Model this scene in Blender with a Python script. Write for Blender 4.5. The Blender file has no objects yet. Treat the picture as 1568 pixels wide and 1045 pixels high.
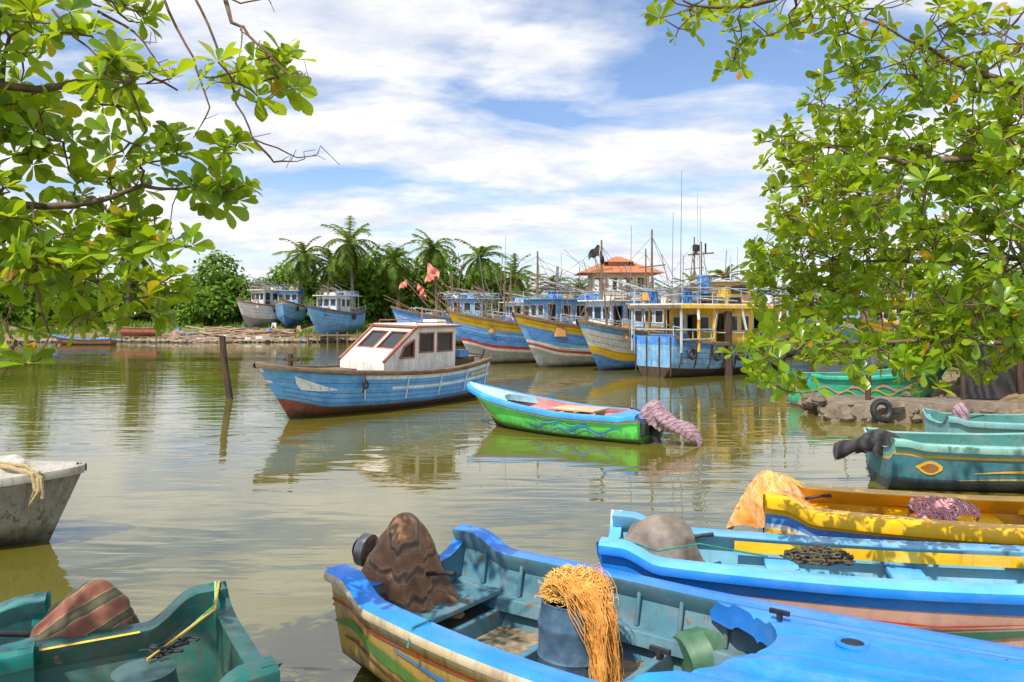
import bpy, bmesh, math, random
from mathutils import Vector, Matrix, noise
R=random.Random(7)
C=bpy.context.scene.collection
def V(*a): return Vector(a)
def lerp(a,b,t): return a+(b-a)*t
def sm(a,b,x):
    t=max(0,min(1,(x-a)/(b-a))); return t*t*(3-2*t)
def interp(tb,x):
    for i in range(len(tb)-1):
        if x<=tb[i+1][0]:
            a,b=tb[i],tb[i+1]; return lerp(a[1],b[1],(x-a[0])/(b[0]-a[0]))
    return tb[-1][1]
# ------------------------------------------------------------------ materials
MC={}
def newmat(name):
    m=bpy.data.materials.new(name); m.use_nodes=True
    n=m.node_tree.nodes; n.clear(); return m,n,m.node_tree.links
def nd(n,t,**k):
    x=n.new(t)
    for a,b in k.items():
        if a in x.inputs: x.inputs[a].default_value=b
        else: setattr(x,a,b)
    return x
def c4(c): return (c[0],c[1],c[2],1)
def ramp(n,stops,interp_='LINEAR'):
    r=n.new('ShaderNodeValToRGB'); r.color_ramp.interpolation=interp_
    e=r.color_ramp.elements
    while len(e)<len(stops): e.new(0.5)
    for i,(p,c) in enumerate(stops):
        e[i].position=p; e[i].color=c4(c) if hasattr(c,'__len__') else (c,c,c,1)
    return r
def mixc(n,l,f,a,b,bt='MIX'):
    x=n.new('ShaderNodeMix'); x.data_type='RGBA'; x.blend_type=bt
    for i,s in ((0,f),(6,a),(7,b)):
        if isinstance(s,bpy.types.NodeSocket): l.new(s,x.inputs[i])
        elif i==0: x.inputs[0].default_value=s
        else: x.inputs[i].default_value=c4(s)
    return x.outputs[2]
def paint(name,col,rough=.38,wear=.5,chip=(.3,.25,.2),dirt=(.13,.08,.04),bump=.15,wl=True,fadef=1.):
    if name in MC: return MC[name]
    m,n,l=newmat(name)
    tc=nd(n,'ShaderNodeTexCoord'); geo=nd(n,'ShaderNodeNewGeometry')
    n1=nd(n,'ShaderNodeTexNoise',Scale=1.7,Detail=6.0,Roughness=.6); l.new(tc.outputs['Object'],n1.inputs['Vector'])
    r1=ramp(n,[(.3,.80),(.7,1.2)]); l.new(n1.outputs[0],r1.inputs[0])
    base=mixc(n,l,1.0,col,r1.outputs[0],'MULTIPLY')
    g_=sum(col)/3; fade=tuple(lerp(c,g_*1.25+.12,.45) for c in col)
    nf=nd(n,'ShaderNodeTexNoise',Scale=2.9,Detail=8.0,Roughness=.68); mpf=nd(n,'ShaderNodeMapping'); mpf.inputs['Location'].default_value=(7,3,1); mpf.inputs['Scale'].default_value=(.7,1,1.6); l.new(tc.outputs['Object'],mpf.inputs[0]); l.new(mpf.outputs[0],nf.inputs['Vector'])
    rf=ramp(n,[(.48,0),(.66,min(1,wear*1.3)*fadef)]); l.new(nf.outputs[0],rf.inputs[0]); base=mixc(n,l,rf.outputs[0],base,fade)
    mp=nd(n,'ShaderNodeMapping'); mp.inputs['Scale'].default_value=(9,9,.8); l.new(tc.outputs['Object'],mp.inputs[0])
    n2=nd(n,'ShaderNodeTexNoise',Scale=1.3,Detail=7.0,Roughness=.68); l.new(mp.outputs[0],n2.inputs['Vector'])
    r2=ramp(n,[(.50,0),(.76,min(1,wear*1.25)*max(.35,fadef))]); l.new(n2.outputs[0],r2.inputs[0])
    base=mixc(n,l,r2.outputs[0],base,dirt)
    n3=nd(n,'ShaderNodeTexNoise',Scale=7.0,Detail=9.0,Roughness=.72); l.new(tc.outputs['Object'],n3.inputs['Vector'])
    lo=.72-.13*wear
    r3=ramp(n,[(lo,0),(lo+.025,min(1,wear*1.4))]); l.new(n3.outputs[0],r3.inputs[0])
    base=mixc(n,l,r3.outputs[0],base,chip)
    if wl:
        sp=nd(n,'ShaderNodeSeparateXYZ'); l.new(geo.outputs['Position'],sp.inputs[0])
        ad=nd(n,'ShaderNodeMath',operation='MULTIPLY_ADD'); l.new(n2.outputs[0],ad.inputs[0]); ad.inputs[1].default_value=-.5; l.new(sp.outputs[2],ad.inputs[2])
        mr=nd(n,'ShaderNodeMapRange'); l.new(ad.outputs[0],mr.inputs[0]); mr.inputs[1].default_value=-.2; mr.inputs[2].default_value=.06; mr.inputs[3].default_value=.85; mr.inputs[4].default_value=0
        base=mixc(n,l,mr.outputs[0],base,(.06,.05,.022))
    p=nd(n,'ShaderNodeBsdfPrincipled'); l.new(base,p.inputs['Base Color'])
    rr=ramp(n,[(.3,rough*.75),(.75,min(1,rough*2))]); l.new(n3.outputs[0],rr.inputs[0]); l.new(rr.outputs[0],p.inputs['Roughness'])
    b=nd(n,'ShaderNodeBump',Strength=bump,Distance=.02); l.new(n3.outputs[0],b.inputs['Height']); l.new(b.outputs[0],p.inputs['Normal'])
    o=nd(n,'ShaderNodeOutputMaterial'); l.new(p.outputs[0],o.inputs[0]); MC[name]=m; return m
def plain(name,c1,c2,scale=4,rough=.8,stretch=(1,1,1),bump=.4,bd=.02,metal=0,det=7.):
    if name in MC: return MC[name]
    m,n,l=newmat(name); tc=nd(n,'ShaderNodeTexCoord'); mp=nd(n,'ShaderNodeMapping'); mp.inputs['Scale'].default_value=stretch
    l.new(tc.outputs['Object'],mp.inputs[0]); n1=nd(n,'ShaderNodeTexNoise',Scale=scale,Detail=det,Roughness=.62); l.new(mp.outputs[0],n1.inputs['Vector'])
    r=ramp(n,[(.32,c1),(.68,c2)]); l.new(n1.outputs[0],r.inputs[0]); p=nd(n,'ShaderNodeBsdfPrincipled',Roughness=rough,Metallic=metal)
    l.new(r.outputs[0],p.inputs['Base Color']); b=nd(n,'ShaderNodeBump',Strength=bump,Distance=bd); l.new(n1.outputs[0],b.inputs['Height']); l.new(b.outputs[0],p.inputs['Normal'])
    o=nd(n,'ShaderNodeOutputMaterial'); l.new(p.outputs[0],o.inputs[0]); MC[name]=m; return m
def cloth(name,stops,scale=6,axis=(0,.3,1),dist=2.):
    if name in MC: return MC[name]
    m,n,l=newmat(name); tc=nd(n,'ShaderNodeTexCoord'); mp=nd(n,'ShaderNodeMapping'); mp.inputs['Rotation'].default_value=axis
    l.new(tc.outputs['Object'],mp.inputs[0]); w=nd(n,'ShaderNodeTexWave',Scale=scale,Distortion=dist,Detail=2.); w.inputs['Detail Scale'].default_value=1.5; l.new(mp.outputs[0],w.inputs['Vector'])
    r=ramp(n,stops); l.new(w.outputs['Fac'],r.inputs[0]); n1=nd(n,'ShaderNodeTexNoise',Scale=9.,Detail=6.); l.new(tc.outputs['Object'],n1.inputs['Vector'])
    r1=ramp(n,[(.3,.65),(.7,1.2)]); l.new(n1.outputs[0],r1.inputs[0]); c=mixc(n,l,1.,r.outputs[0],r1.outputs[0],'MULTIPLY')
    n4=nd(n,'ShaderNodeTexNoise',Scale=140.,Detail=2.); l.new(tc.outputs['Object'],n4.inputs['Vector'])
    p=nd(n,'ShaderNodeBsdfPrincipled',Roughness=.92); p.inputs['Sheen Weight'].default_value=.1; l.new(c,p.inputs['Base Color']); b0=nd(n,'ShaderNodeBump',Strength=.35,Distance=.02); l.new(n1.outputs[0],b0.inputs['Height']); b=nd(n,'ShaderNodeBump',Strength=.4,Distance=.004); l.new(n4.outputs[0],b.inputs['Height']); l.new(b0.outputs[0],b.inputs['Normal']); l.new(b.outputs[0],p.inputs['Normal'])
    o=nd(n,'ShaderNodeOutputMaterial'); l.new(p.outputs[0],o.inputs[0]); MC[name]=m; return m
def leafmat(name,stops,trans,tf=.45,rough=.35,spec=.5,tm=.5):
    if name in MC: return MC[name]
    m,n,l=newmat(name); g=nd(n,'ShaderNodeNewGeometry'); r=ramp(n,stops); l.new(g.outputs['Random Per Island'],r.inputs[0])
    p=nd(n,'ShaderNodeBsdfPrincipled',Roughness=rough); p.inputs['Specular IOR Level'].default_value=spec; l.new(r.outputs[0],p.inputs['Base Color'])
    t=nd(n,'ShaderNodeBsdfTranslucent'); tcx=mixc(n,l,tm,r.outputs[0],trans); l.new(tcx,t.inputs[0])
    mx=nd(n,'ShaderNodeMixShader'); mx.inputs[0].default_value=tf; l.new(p.outputs[0],mx.inputs[1]); l.new(t.outputs[0],mx.inputs[2])
    o=nd(n,'ShaderNodeOutputMaterial'); l.new(mx.outputs[0],o.inputs[0]); MC[name]=m; return m
def glass():
    m,n,l=newmat('window_glass'); p=nd(n,'ShaderNodeBsdfPrincipled',Roughness=.12); p.inputs['Base Color'].default_value=(.035,.04,.04,1)
    o=nd(n,'ShaderNodeOutputMaterial'); l.new(p.outputs[0],o.inputs[0]); return m
BLUE=paint('blue_paint',(.06,.27,.72)); LBLUE=paint('light_blue_paint',(.16,.46,.85),wear=.6); WHITE=paint('white_paint',(.78,.77,.72),wear=.5)
YEL=paint('yellow_paint',(.90,.53,.01),wear=.3); RED=paint('red_paint',(.52,.05,.03)); GRN=paint('green_paint',(.10,.66,.10),wear=.25,fadef=.5)
PINK=paint('pink_paint',(.85,.33,.30),wear=.4); GREY=paint('grey_hull_paint',(.36,.38,.40),wear=.7); REDB=paint('antifouling_red',(.33,.09,.05),wear=.6)
TEAL=paint('teal_paint',(.10,.36,.34)); DTEAL=paint('dark_teal_paint',(.012,.12,.11),rough=.25); CREAM=paint('cream_paint',(.62,.50,.32),wear=.6)
WOOD=plain('weathered_wood',(.10,.06,.035),(.28,.19,.11),3,.85,(1,1,6)); DWOOD=plain('dark_wood',(.03,.02,.014),(.11,.07,.045),3,.9,(4,4,.6))
INNER=paint('boat_interior_paint',(.16,.22,.22),rough=.7,wear=.9,wl=False); FLOOR=plain('boat_floor',(.10,.10,.08),(.25,.23,.17),5,.8)
BLACK=plain('black_rubber',(.012,.012,.014),(.04,.04,.045),6,.55); METAL=plain('aged_metal',(.18,.18,.18),(.4,.4,.4),8,.45,metal=.7)
ROPE=plain('rope_fibre',(.30,.22,.10),(.55,.43,.24),30,.9); GL=glass()
# ------------------------------------------------------------------ mesh builder
class MB:
    def __init__(s): s.v=[];s.f=[];s.m=[]
    def add(s,vs,fs,m=0):
        o=len(s.v); s.v+= [tuple(x) for x in vs]
        for f in fs: s.f.append([o+i for i in f]); s.m.append(m)
    def box(s,c,d,m=0,rot=None,taper=1):
        hx,hy,hz=d[0]/2,d[1]/2,d[2]/2; vs=[]
        for z in(-1,1):
            k=taper if z>0 else 1
            for x,y in((-1,-1),(1,-1),(1,1),(-1,1)): 
                p=V(x*hx*k,y*hy*k,z*hz)
                if rot is not None: p=rot@p
                vs.append(p+Vector(c))
        s.add(vs,[(3,2,1,0),(4,5,6,7),(0,1,5,4),(1,2,6,5),(2,3,7,6),(3,0,4,7)],m)
    def beam(s,a,b,w,h,m=0):
        a=Vector(a);b=Vector(b);d=b-a
        if d.length<1e-6:return
        q=d.to_track_quat('X','Z').to_matrix(); s.box((a+b)/2,(d.length,w,h),m,q)
    def tube(s,path,rad,m=0,n=8,cap=True):
        P=[Vector(p) for p in path]; N=len(P)
        if not hasattr(rad,'__len__'): rad=[rad]*N
        vs=[];fs=[]; up=None
        for i,p in enumerate(P):
            d=(P[min(i+1,N-1)]-P[max(i-1,0)])
            if d.length<1e-9:d=V(0,0,1)
            d.normalize()
            if up is None: up=d.orthogonal().normalized()
            up=(up-d*up.dot(d)); up=up.normalized() if up.length>1e-6 else d.orthogonal().normalized()
            b=d.cross(up)
            for k in range(n):
                a=2*math.pi*k/n; vs.append(p+(up*math.cos(a)+b*math.sin(a))*rad[i])
        for i in range(N-1):
            for k in range(n):
                fs.append((i*n+k,i*n+(k+1)%n,(i+1)*n+(k+1)%n,(i+1)*n+k))
        if cap: fs.append(tuple(range(n-1,-1,-1))); fs.append(tuple((N-1)*n+k for k in range(n)))
        s.add(vs,fs,m)
    def rings(s,rings,m=0,closed_ends=True):
        n=len(rings[0]); vs=[p for r in rings for p in r]; fs=[]
        for i in range(len(rings)-1):
            for k in range(n): fs.append((i*n+k,i*n+(k+1)%n,(i+1)*n+(k+1)%n,(i+1)*n+k))
        if closed_ends: fs.append(tuple(range(n-1,-1,-1))); fs.append(tuple((len(rings)-1)*n+k for k in range(n)))
        s.add(vs,fs,m)
    def grid(s,rows,m=0):
        n=len(rows[0]); vs=[p for r in rows for p in r]; fs=[]
        for i in range(len(rows)-1):
            for k in range(n-1): fs.append((i*n+k,i*n+k+1,(i+1)*n+k+1,(i+1)*n+k))
        s.add(vs,fs,m)
    def torus(s,c,R_,r,rot,m=0,n=18,k=7):
        vs=[];fs=[]
        for i in range(n):
            a=2*math.pi*i/n
            for j in range(k):
                b=2*math.pi*j/k; vs.append(rot@V((R_+r*math.cos(b))*math.cos(a),(R_+r*math.cos(b))*math.sin(a),r*math.sin(b))+Vector(c))
        for i in range(n):
            for j in range(k): fs.append((i*k+j,((i+1)%n)*k+j,((i+1)%n)*k+(j+1)%k,i*k+(j+1)%k))
        s.add(vs,fs,m)
    def obj(s,name,mats,parent=None,ang=38,bevel=0,smooth=True,norm=False):
        me=bpy.data.meshes.new(name); me.from_pydata(s.v,[],s.f)
        for m in mats: me.materials.append(m)
        me.polygons.foreach_set('material_index',s.m)
        if smooth:
            bm=bmesh.new(); bm.from_mesh(me)
            if norm: bmesh.ops.remove_doubles(bm,verts=bm.verts,dist=.0008); bmesh.ops.recalc_face_normals(bm,faces=bm.faces)
            ra=math.radians(ang)
            for e in bm.edges: e.smooth=not(len(e.link_faces)==2 and e.calc_face_angle(3.2)>ra)
            for f in bm.faces: f.smooth=True
            bm.to_mesh(me); bm.free()
        ob=bpy.data.objects.new(name,me); C.objects.link(ob)
        if parent: ob.parent=parent
        if bevel: 
            b=ob.modifiers.new('b','BEVEL'); b.width=bevel; b.segments=2; b.limit_method='ANGLE'
        return ob
def empty(name,loc=(0,0,0),d=None,roll=0,pitch=0):
    e=bpy.data.objects.new(name,None); C.objects.link(e); e.location=loc
    e.rotation_euler=(roll,pitch,math.atan2(d[1],d[0]) if d else 0); return e
# ------------------------------------------------------------------ hull
class Hull:
    def __init__(s,L,B,draft,zmid,bow,stern,rake,sw=.85,horn=0,hl=.1,ch=((0,0),(.3,.72),(1,1)),flare=.5,sx=.4,p=2.4,q=.8):
        s.__dict__.update(locals()); s.L0=L-rake
    def w(s,u):
        if u<s.sx: return lerp(s.sw,1,math.sin(u/s.sx*math.pi/2))
        return max(0,1-((u-s.sx)/(1-s.sx))**s.p)**s.q
    def zs(s,u):
        z=s.zmid
        if u>s.sx: z+=s.bow*((u-s.sx)/(1-s.sx))**1.9
        else: z+=s.stern*((s.sx-u)/s.sx)**2
        return z+s.horn*sm(s.hl,s.hl*.35,u)
    def zk(s,u): return -s.draft+s.draft*.9*sm(.82,1.,u)
    def P(s,u,t,side=1,off=0):
        u=min(1,max(0,u))
        if off:
            e=.004; a=s.P(u,t,1); b=s.P(min(1,u+e),t,1)-s.P(max(0,u-e),t,1); c=s.P(u,min(1,t+e),1)-s.P(u,max(0,t-e),1)
            nn=c.cross(b)
            if nn.length<1e-9: nn=V(0,1,0)
            nn.normalize()
            if nn.y<0: nn=-nn
            a+=nn*off; a.y*=side; return a
        g=sm(.45,1.,u); zk=s.zk(u); z=zk+(s.zs(u)-zk)*t
        yf=interp(s.ch,t); yf=yf**(1+s.flare*g) if yf>0 else 0
        return V(u*s.L0+s.rake*g*t,s.B/2*s.w(u)*yf*side,z)
    def build(s,root,mats,bands,rail,cap,inner,floor,gw=.12,ro=.04,rh=.09,th=.05,tf=.3,N=48,dip=0,name='hull',lip=.0):
        mb=MB(); ts=[0]
        for t,_ in bands:
            k=max(1,int((t-ts[-1])/.05)); a=ts[-1]
            ts+= [a+(t-a)*(i+1)/k for i in range(k)]
        def bm_(t):
            for tt,m in bands:
                if t<tt: return m
            return bands[-1][1]
        us=[1-(1-i/N)**1.25 for i in range(N+1)] if not s.horn else sorted(set([i/N for i in range(N+1)]+[s.hl*k/8 for k in range(9)]))
        tin=[1-(1-tf)*k/4 for k in range(5)]
        for side in(1,-1):
            rows=[];
            for u in us:
                row=[s.P(u,t,side) for t in ts]; top=row[-1]; y=abs(top.y)
                row+= [V(top.x,side*(y+ro),top.z-rh),V(top.x,side*(y+ro*1.25),top.z-rh*.5),V(top.x,side*(y+ro),top.z),V(top.x,side*(y),top.z+.02),V(top.x,side*max(0,y-gw),top.z+.012)]
                for t in tin:
                    p=s.P(u,t,side); row.append(V(p.x,side*max(0,abs(p.y)-(th if t<1 else gw)),p.z-(lip if t==1 else 0)))
                row.append(V(row[-1].x,0,row[-1].z)); rows.append(row)
            nT=len(ts); ms=[bm_((ts[i]+ts[i+1])/2) for i in range(nT-1)]+[rail]*3+[cap]*2+[inner]*(len(tin))+[floor]
            for j in range(len(rows[0])-1):
                for i in range(len(rows)-1):
                    q=[rows[i][j],rows[i][j+1],rows[i+1][j+1],rows[i+1][j]]
                    if side<0:q.reverse()
                    mb.add(q,[(0,1,2,3)],ms[j])
        js=[-1+k/8 for k in range(17)]
        def tp(j,t,x):
            y=s.P(0,t,1).y*j; zk=s.zk(0); zt=s.zs(0)+.02-dip*(1-abs(j)**5); return V(x,y,zk+(zt-zk)*t)
        for x,mo in((-.002,None),(.07,inner)):
            for i in range(len(ts)-1):
                for k in range(16):
                    mb.add([tp(js[k],ts[i],x),tp(js[k+1],ts[i],x),tp(js[k+1],ts[i+1],x),tp(js[k],ts[i+1],x)],[(0,1,2,3)],bm_((ts[i]+ts[i+1])/2) if mo is None else mo)
        for k in range(16):
            mb.add([tp(js[k],1,-.03),tp(js[k+1],1,-.03),tp(js[k+1],1,.09),tp(js[k],1,.09)],[(0,1,2,3)],cap)
        return mb.obj(name,mats,root,norm=True)
def ribbon(mb,h,side,pts,m,off=.008,sub=4):
    P=[]
    for i in range(len(pts)-1):
        for k in range(sub): P.append([lerp(a,b,k/sub) for a,b in zip(pts[i],pts[i+1])])
    P.append(list(pts[-1]))
    rows=[[h.P(u,t-w/2,side,off),h.P(u,t,side,off),h.P(u,t+w/2,side,off)] for u,t,w in P]
    mb.grid(rows,m)
def wave(s0,s1,t0,amp,w,n,ph=0,tap=True):
    out=[]
    for i in range(n*8+1):
        x=i/(n*8); out.append((lerp(s0,s1,x),t0+amp*math.sin(2*math.pi*n*x+ph),w*(math.sin(math.pi*min(1,max(.02,x)))**.5 if tap else 1)*(.7+.5*abs(math.sin(2*math.pi*n*x+ph)))))
    return out
def planks(h,mb,side,t,m,h_=.025,u0=0.02,u1=.97,off=.012):
    ribbon(mb,h,side,[(lerp(u0,u1,i/24),t,h_) for i in range(25)],m,off,1)
def panel(mb,o,U,W,w,h,ops,m,mf,mg,th=.05,frame=.045):
    o=Vector(o);U=Vector(U).normalized();W=Vector(W).normalized();Nn=U.cross(W)
    xs=sorted({0,w}|{a for q in ops for a in(q[0],q[2])}); ys=sorted({0,h}|{a for q in ops for a in(q[1],q[3])})
    P=lambda a,b,c=0:o+U*a+W*b+Nn*c
    for i in range(len(xs)-1):
        for j in range(len(ys)-1):
            cx,cy=(xs[i]+xs[i+1])/2,(ys[j]+ys[j+1])/2
            if any(q[0]<cx<q[2] and q[1]<cy<q[3] for q in ops): continue
            a,b,c,d=xs[i],xs[i+1],ys[j],ys[j+1]
            mb.add([P(a,c),P(b,c),P(b,d),P(a,d)],[(0,1,2,3)],m); mb.add([P(a,c,-th),P(b,c,-th),P(b,d,-th),P(a,d,-th)],[(3,2,1,0)],m)
    for q in ops:
        a,c,b,d=q[:4]; f=frame
        for (x0,y0,x1,y1) in((a-f,c-f,b+f,c),(a-f,d,b+f,d+f),(a-f,c,a,d),(b,c,b+f,d)):
            vs=[P(x,y,z) for z in(-th*1.2,.015) for x,y in((x0,y0),(x1,y0),(x1,y1),(x0,y1))]
            mb.add(vs,[(3,2,1,0),(4,5,6,7),(0,1,5,4),(1,2,6,5),(2,3,7,6),(3,0,4,7)],mf)
        if len(q)<5: mb.add([P(a,c,-th*.6),P(b,c,-th*.6),P(b,d,-th*.6),P(a,d,-th*.6)],[(0,1,2,3)],mg)
def covered_motor(parent,loc,mat,sc=1.,hgt=.75,rx=.34,ry=.26,lean=(0,0),seed=0,leg=True,amp=.13,rotz=0,pw=.75,fl=.38,lump=.045):
    rr=random.Random(seed); g=empty('outboard_motor',loc); g.parent=parent; g.rotation_euler=(0,0,rotz)
    mb=MB(); n=96; rings=[]; K=30; ph=[rr.random()*6.28 for _ in range(5)]
    for i in range(K+1):
        t=i/K; r=math.sin(min(1,t*2.1+.05)*math.pi/2)**pw*((1.1-fl)+fl*t**1.6); ring=[]
        for k in range(n):
            a=2*math.pi*k/n; fold=lambda x:1-2*abs(math.sin(x/2))**.7
            f=1+amp*t**.8*(fold(5*a+ph[0]+t*1.2)*.5+fold(9*a+ph[1]-t*2)*.45+math.sin(17*a+ph[2]+2*t)*.25)+.10*math.sin(2*a+ph[3]+t*3)
            p=V(rx*r*f*math.cos(a)+lean[0]*(1-t),ry*r*f*math.sin(a)+lean[1]*(1-t),hgt*(1-t**1.15)+(.05*math.sin(3*a+ph[4])+.03*math.sin(7*a+ph[0]))*t)
            p+=noise.noise_vector(p*5+V(seed,0,0))*lump+noise.noise_vector(p*14+V(seed,0,0))*.010
            ring.append(p*sc)
        rings.append(ring)
    mb.rings(rings,0,False); mb.add([*rings[0]],[tuple(range(n))],0)
    o=mb.obj('cloth_cover',[mat],g,ang=80)
    if leg:
        m2=MB(); m2.box((-.05*sc,0,-.3*sc),(.16*sc,.12*sc,.7*sc),0,taper=1.1); m2.box((-.1*sc,0,-.62*sc),(.36*sc,.3*sc,.02*sc),0); m2.tube([(-.28*sc,0,-.75*sc),(.12*sc,0,-.75*sc)],[.05*sc,.06*sc],0,10)
        for k in range(3):
            rt=Matrix.Rotation(k*2.09,3,'X')@Matrix.Rotation(.5,3,'Z'); m2.box(Matrix.Rotation(k*2.09,3,'X')@V(-.3*sc,0,.1*sc)+V(0,0,-.75*sc),(.02*sc,.1*sc,.16*sc),0,rt)
        m2.tube([(.25*sc,0,.3*sc),(.5*sc,.02,.36*sc),(.62*sc,.03,.37*sc)],[.022*sc,.02*sc,.026*sc],0,8)
        m2.box((.12*sc,0,-.05*sc),(.14*sc,.26*sc,.32*sc),0); m2.obj('motor_leg',[BLACK],g,bevel=.01)
    return g
def foredeck(h,root,u0,mats,gw=.1,camber=.08,z=.0,ridge=.04,N=40,curve=.08,m=0,r2=.0):
    mb=MB(); rows=[]; js=[-1+k/40 for k in range(81)]
    for i in range(N+1):
        row=[]
        for j in js:
            u=lerp(u0+curve*(1-j*j),.985,i/N); p=h.P(u,1); y=max(0,p.y-gw*.8)*j
            zz=p.z+z+camber*(1-j*j)*sm(0,.15,i/N+.4)+ridge*sm(.46,.40,abs(j))*sm(-.1,.1,i/N)+r2*sm(.84,.78,abs(j))
            if r2: zz-=.03*sm(.035,.0,abs(abs(j)-.60))+.018*sm(.03,0,abs(abs(j)-.22))
            row.append(V(p.x,y,zz))
        rows.append(row)
    mb.grid(rows,m)
    fr=rows[0]; mb.grid([fr,[V(p.x+.015,p.y,p.z-.05) for p in fr],[V(p.x+.03,p.y*.98,p.z-.16) for p in fr]],m)
    return mb.obj('foredeck',mats,root,ang=60)
# ================================================================== WORLD
w=bpy.data.worlds.new("World"); bpy.context.scene.world=w; w.use_nodes=True
n=w.node_tree.nodes; l=w.node_tree.links; n.clear()
SE,SR=math.radians(55),math.radians(212)
sky=nd(n,'ShaderNodeTexSky',sky_type='NISHITA'); sky.sun_disc=False; sky.sun_elevation=SE; sky.sun_rotation=SR; sky.air_density=1.; sky.dust_density=.6; sky.ozone_density=1.5
tc=nd(n,'ShaderNodeTexCoord'); sp=nd(n,'ShaderNodeSeparateXYZ'); l.new(tc.outputs['Generated'],sp.inputs[0])
za=nd(n,'ShaderNodeMath',operation='MAXIMUM'); l.new(sp.outputs[2],za.inputs[0]); za.inputs[1].default_value=0
zb=nd(n,'ShaderNodeMath',operation='ADD'); l.new(za.outputs[0],zb.inputs[0]); zb.inputs[1].default_value=.22
dx=nd(n,'ShaderNodeMath',operation='DIVIDE'); l.new(sp.outputs[0],dx.inputs[0]); l.new(zb.outputs[0],dx.inputs[1])
dy=nd(n,'ShaderNodeMath',operation='DIVIDE'); l.new(sp.outputs[1],dy.inputs[0]); l.new(zb.outputs[0],dy.inputs[1])
cb=nd(n,'ShaderNodeCombineXYZ'); l.new(dx.outputs[0],cb.inputs[0]); l.new(dy.outputs[0],cb.inputs[1])
mp=nd(n,'ShaderNodeMapping'); mp.inputs['Scale'].default_value=(1.1,1.7,1); mp.inputs['Rotation'].default_value=(0,0,-.3); mp.inputs['Location'].default_value=(5.15,2.35,0); l.new(cb.outputs[0],mp.inputs[0])
n1=nd(n,'ShaderNodeTexNoise',Scale=1.3,Detail=10.,Roughness=.56,Distortion=.25); l.new(mp.outputs[0],n1.inputs['Vector'])
r1=ramp(n,[(.40,0.04),(.48,.55),(.54,1)]); l.new(n1.outputs[0],r1.inputs[0])
n2=nd(n,'ShaderNodeTexNoise',Scale=2.8,Detail=10.,Roughness=.62); l.new(mp.outputs[0],n2.inputs['Vector'])
r2=ramp(n,[(.30,(7.0,7.6,9.2)),(.48,(9.3,9.5,10.1)),(.58,(11,11,11))]); l.new(n2.outputs[0],r2.inputs[0])
hz=nd(n,'ShaderNodeMapRange'); l.new(za.outputs[0],hz.inputs[0]); hz.inputs[1].default_value=0; hz.inputs[2].default_value=.17; hz.inputs[3].default_value=.85; hz.inputs[4].default_value=0
mxm=nd(n,'ShaderNodeMath',operation='MAXIMUM'); l.new(r1.outputs[0],mxm.inputs[0]); l.new(hz.outputs[0],mxm.inputs[1])
skyb=mixc(n,l,1.,sky.outputs[0],(1.35,1.5,1.75),'MULTIPLY')
col=mixc(n,l,mxm.outputs[0],skyb,r2.outputs[0])
bg=nd(n,'ShaderNodeBackground',Strength=.1); l.new(col,bg.inputs[0]); o=nd(n,'ShaderNodeOutputWorld'); l.new(bg.outputs[0],o.inputs[0])
sl=bpy.data.lights.new('sun','SUN'); sl.energy=5.; sl.angle=math.radians(.5); sl.color=(1,.93,.80); so=bpy.data.objects.new('sun',sl); C.objects.link(so)
sd=V(math.sin(SR)*math.cos(SE),math.cos(SR)*math.cos(SE),math.sin(SE)); so.rotation_euler=sd.to_track_quat('Z','Y').to_euler()
cam=bpy.data.cameras.new('camera'); cam.lens=28; cam.sensor_width=36; cam.shift_y=-.0271; cam.clip_end=3000; cam.clip_start=.05
co=bpy.data.objects.new('camera',cam); C.objects.link(co); co.location=(0,0,3); co.rotation_euler=(math.radians(90),0,0); bpy.context.scene.camera=co
sc=bpy.context.scene; sc.view_settings.view_transform='Standard'; sc.view_settings.look='None'; sc.view_settings.exposure=0
# ================================================================== GROUND / WATER
def land(x,y):
    wob=noise.noise(V(x*.08,y*.08,0))*3+noise.noise(V(x*.3,y*.3,3))*.8
    far=y-(82+wob+24*sm(-16,-6,x))
    xr=interp([(-20,9),(10,9),(12,14.5),(19,14.5),(22,12.5),(31,12.5),(34,32),(200,36)],max(-20,min(200,y)))
    right=x-xr-wob*.12
    left=-x-interp([(-20,12),(14,14),(40,40),(100,75)],max(-20,min(100,y)))+wob*.3
    near=(.6-y)+wob*.1
    return max(far*.22,right*.8,left*.4,near*1.1)
xs=[-900,-500,-300,-200]+[-130+i*2.5 for i in range(37)]+[-37+i*1. for i in range(80)]+[43+i*4 for i in range(24)]+[200,300,500,900]
ys=[-60,-30,-15]+[-8+i*1. for i in range(44)]+[36+i*2. for i in range(22)]+[80+i*.8 for i in range(30)]+[105+i*3 for i in range(11)]+[140,160,200,300,500,1200]
def gz(x,y):
    q=land(x,y); return (-1.2+1.2*sm(-1.5,0,q) if q<0 else .70*sm(0,1.0 if y>60 else 2.5,q)+(1.2 if y>60 else .5)*sm(.6,4 if y>60 else 14,q))+noise.noise(V(x*.4,y*.4,9))*.16
mb=MB(); mb.grid([[V(x,y,gz(x,y)) for x in xs] for y in ys])
m,n,l=newmat('ground'); tc=nd(n,'ShaderNodeTexCoord'); n1=nd(n,'ShaderNodeTexNoise',Scale=.25,Detail=9.,Roughness=.65); l.new(tc.outputs['Object'],n1.inputs['Vector'])
r=ramp(n,[(.42,(.34,.24,.15)),(.49,(.25,.20,.10)),(.54,(.11,.18,.03)),(.7,(.07,.15,.02))]); l.new(n1.outputs[0],r.inputs[0])
g=nd(n,'ShaderNodeNewGeometry'); s_=nd(n,'ShaderNodeSeparateXYZ'); l.new(g.outputs['Position'],s_.inputs[0]); mr=nd(n,'ShaderNodeMapRange'); l.new(s_.outputs[2],mr.inputs[0]); mr.inputs[1].default_value=.5; mr.inputs[2].default_value=1.1; 
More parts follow.
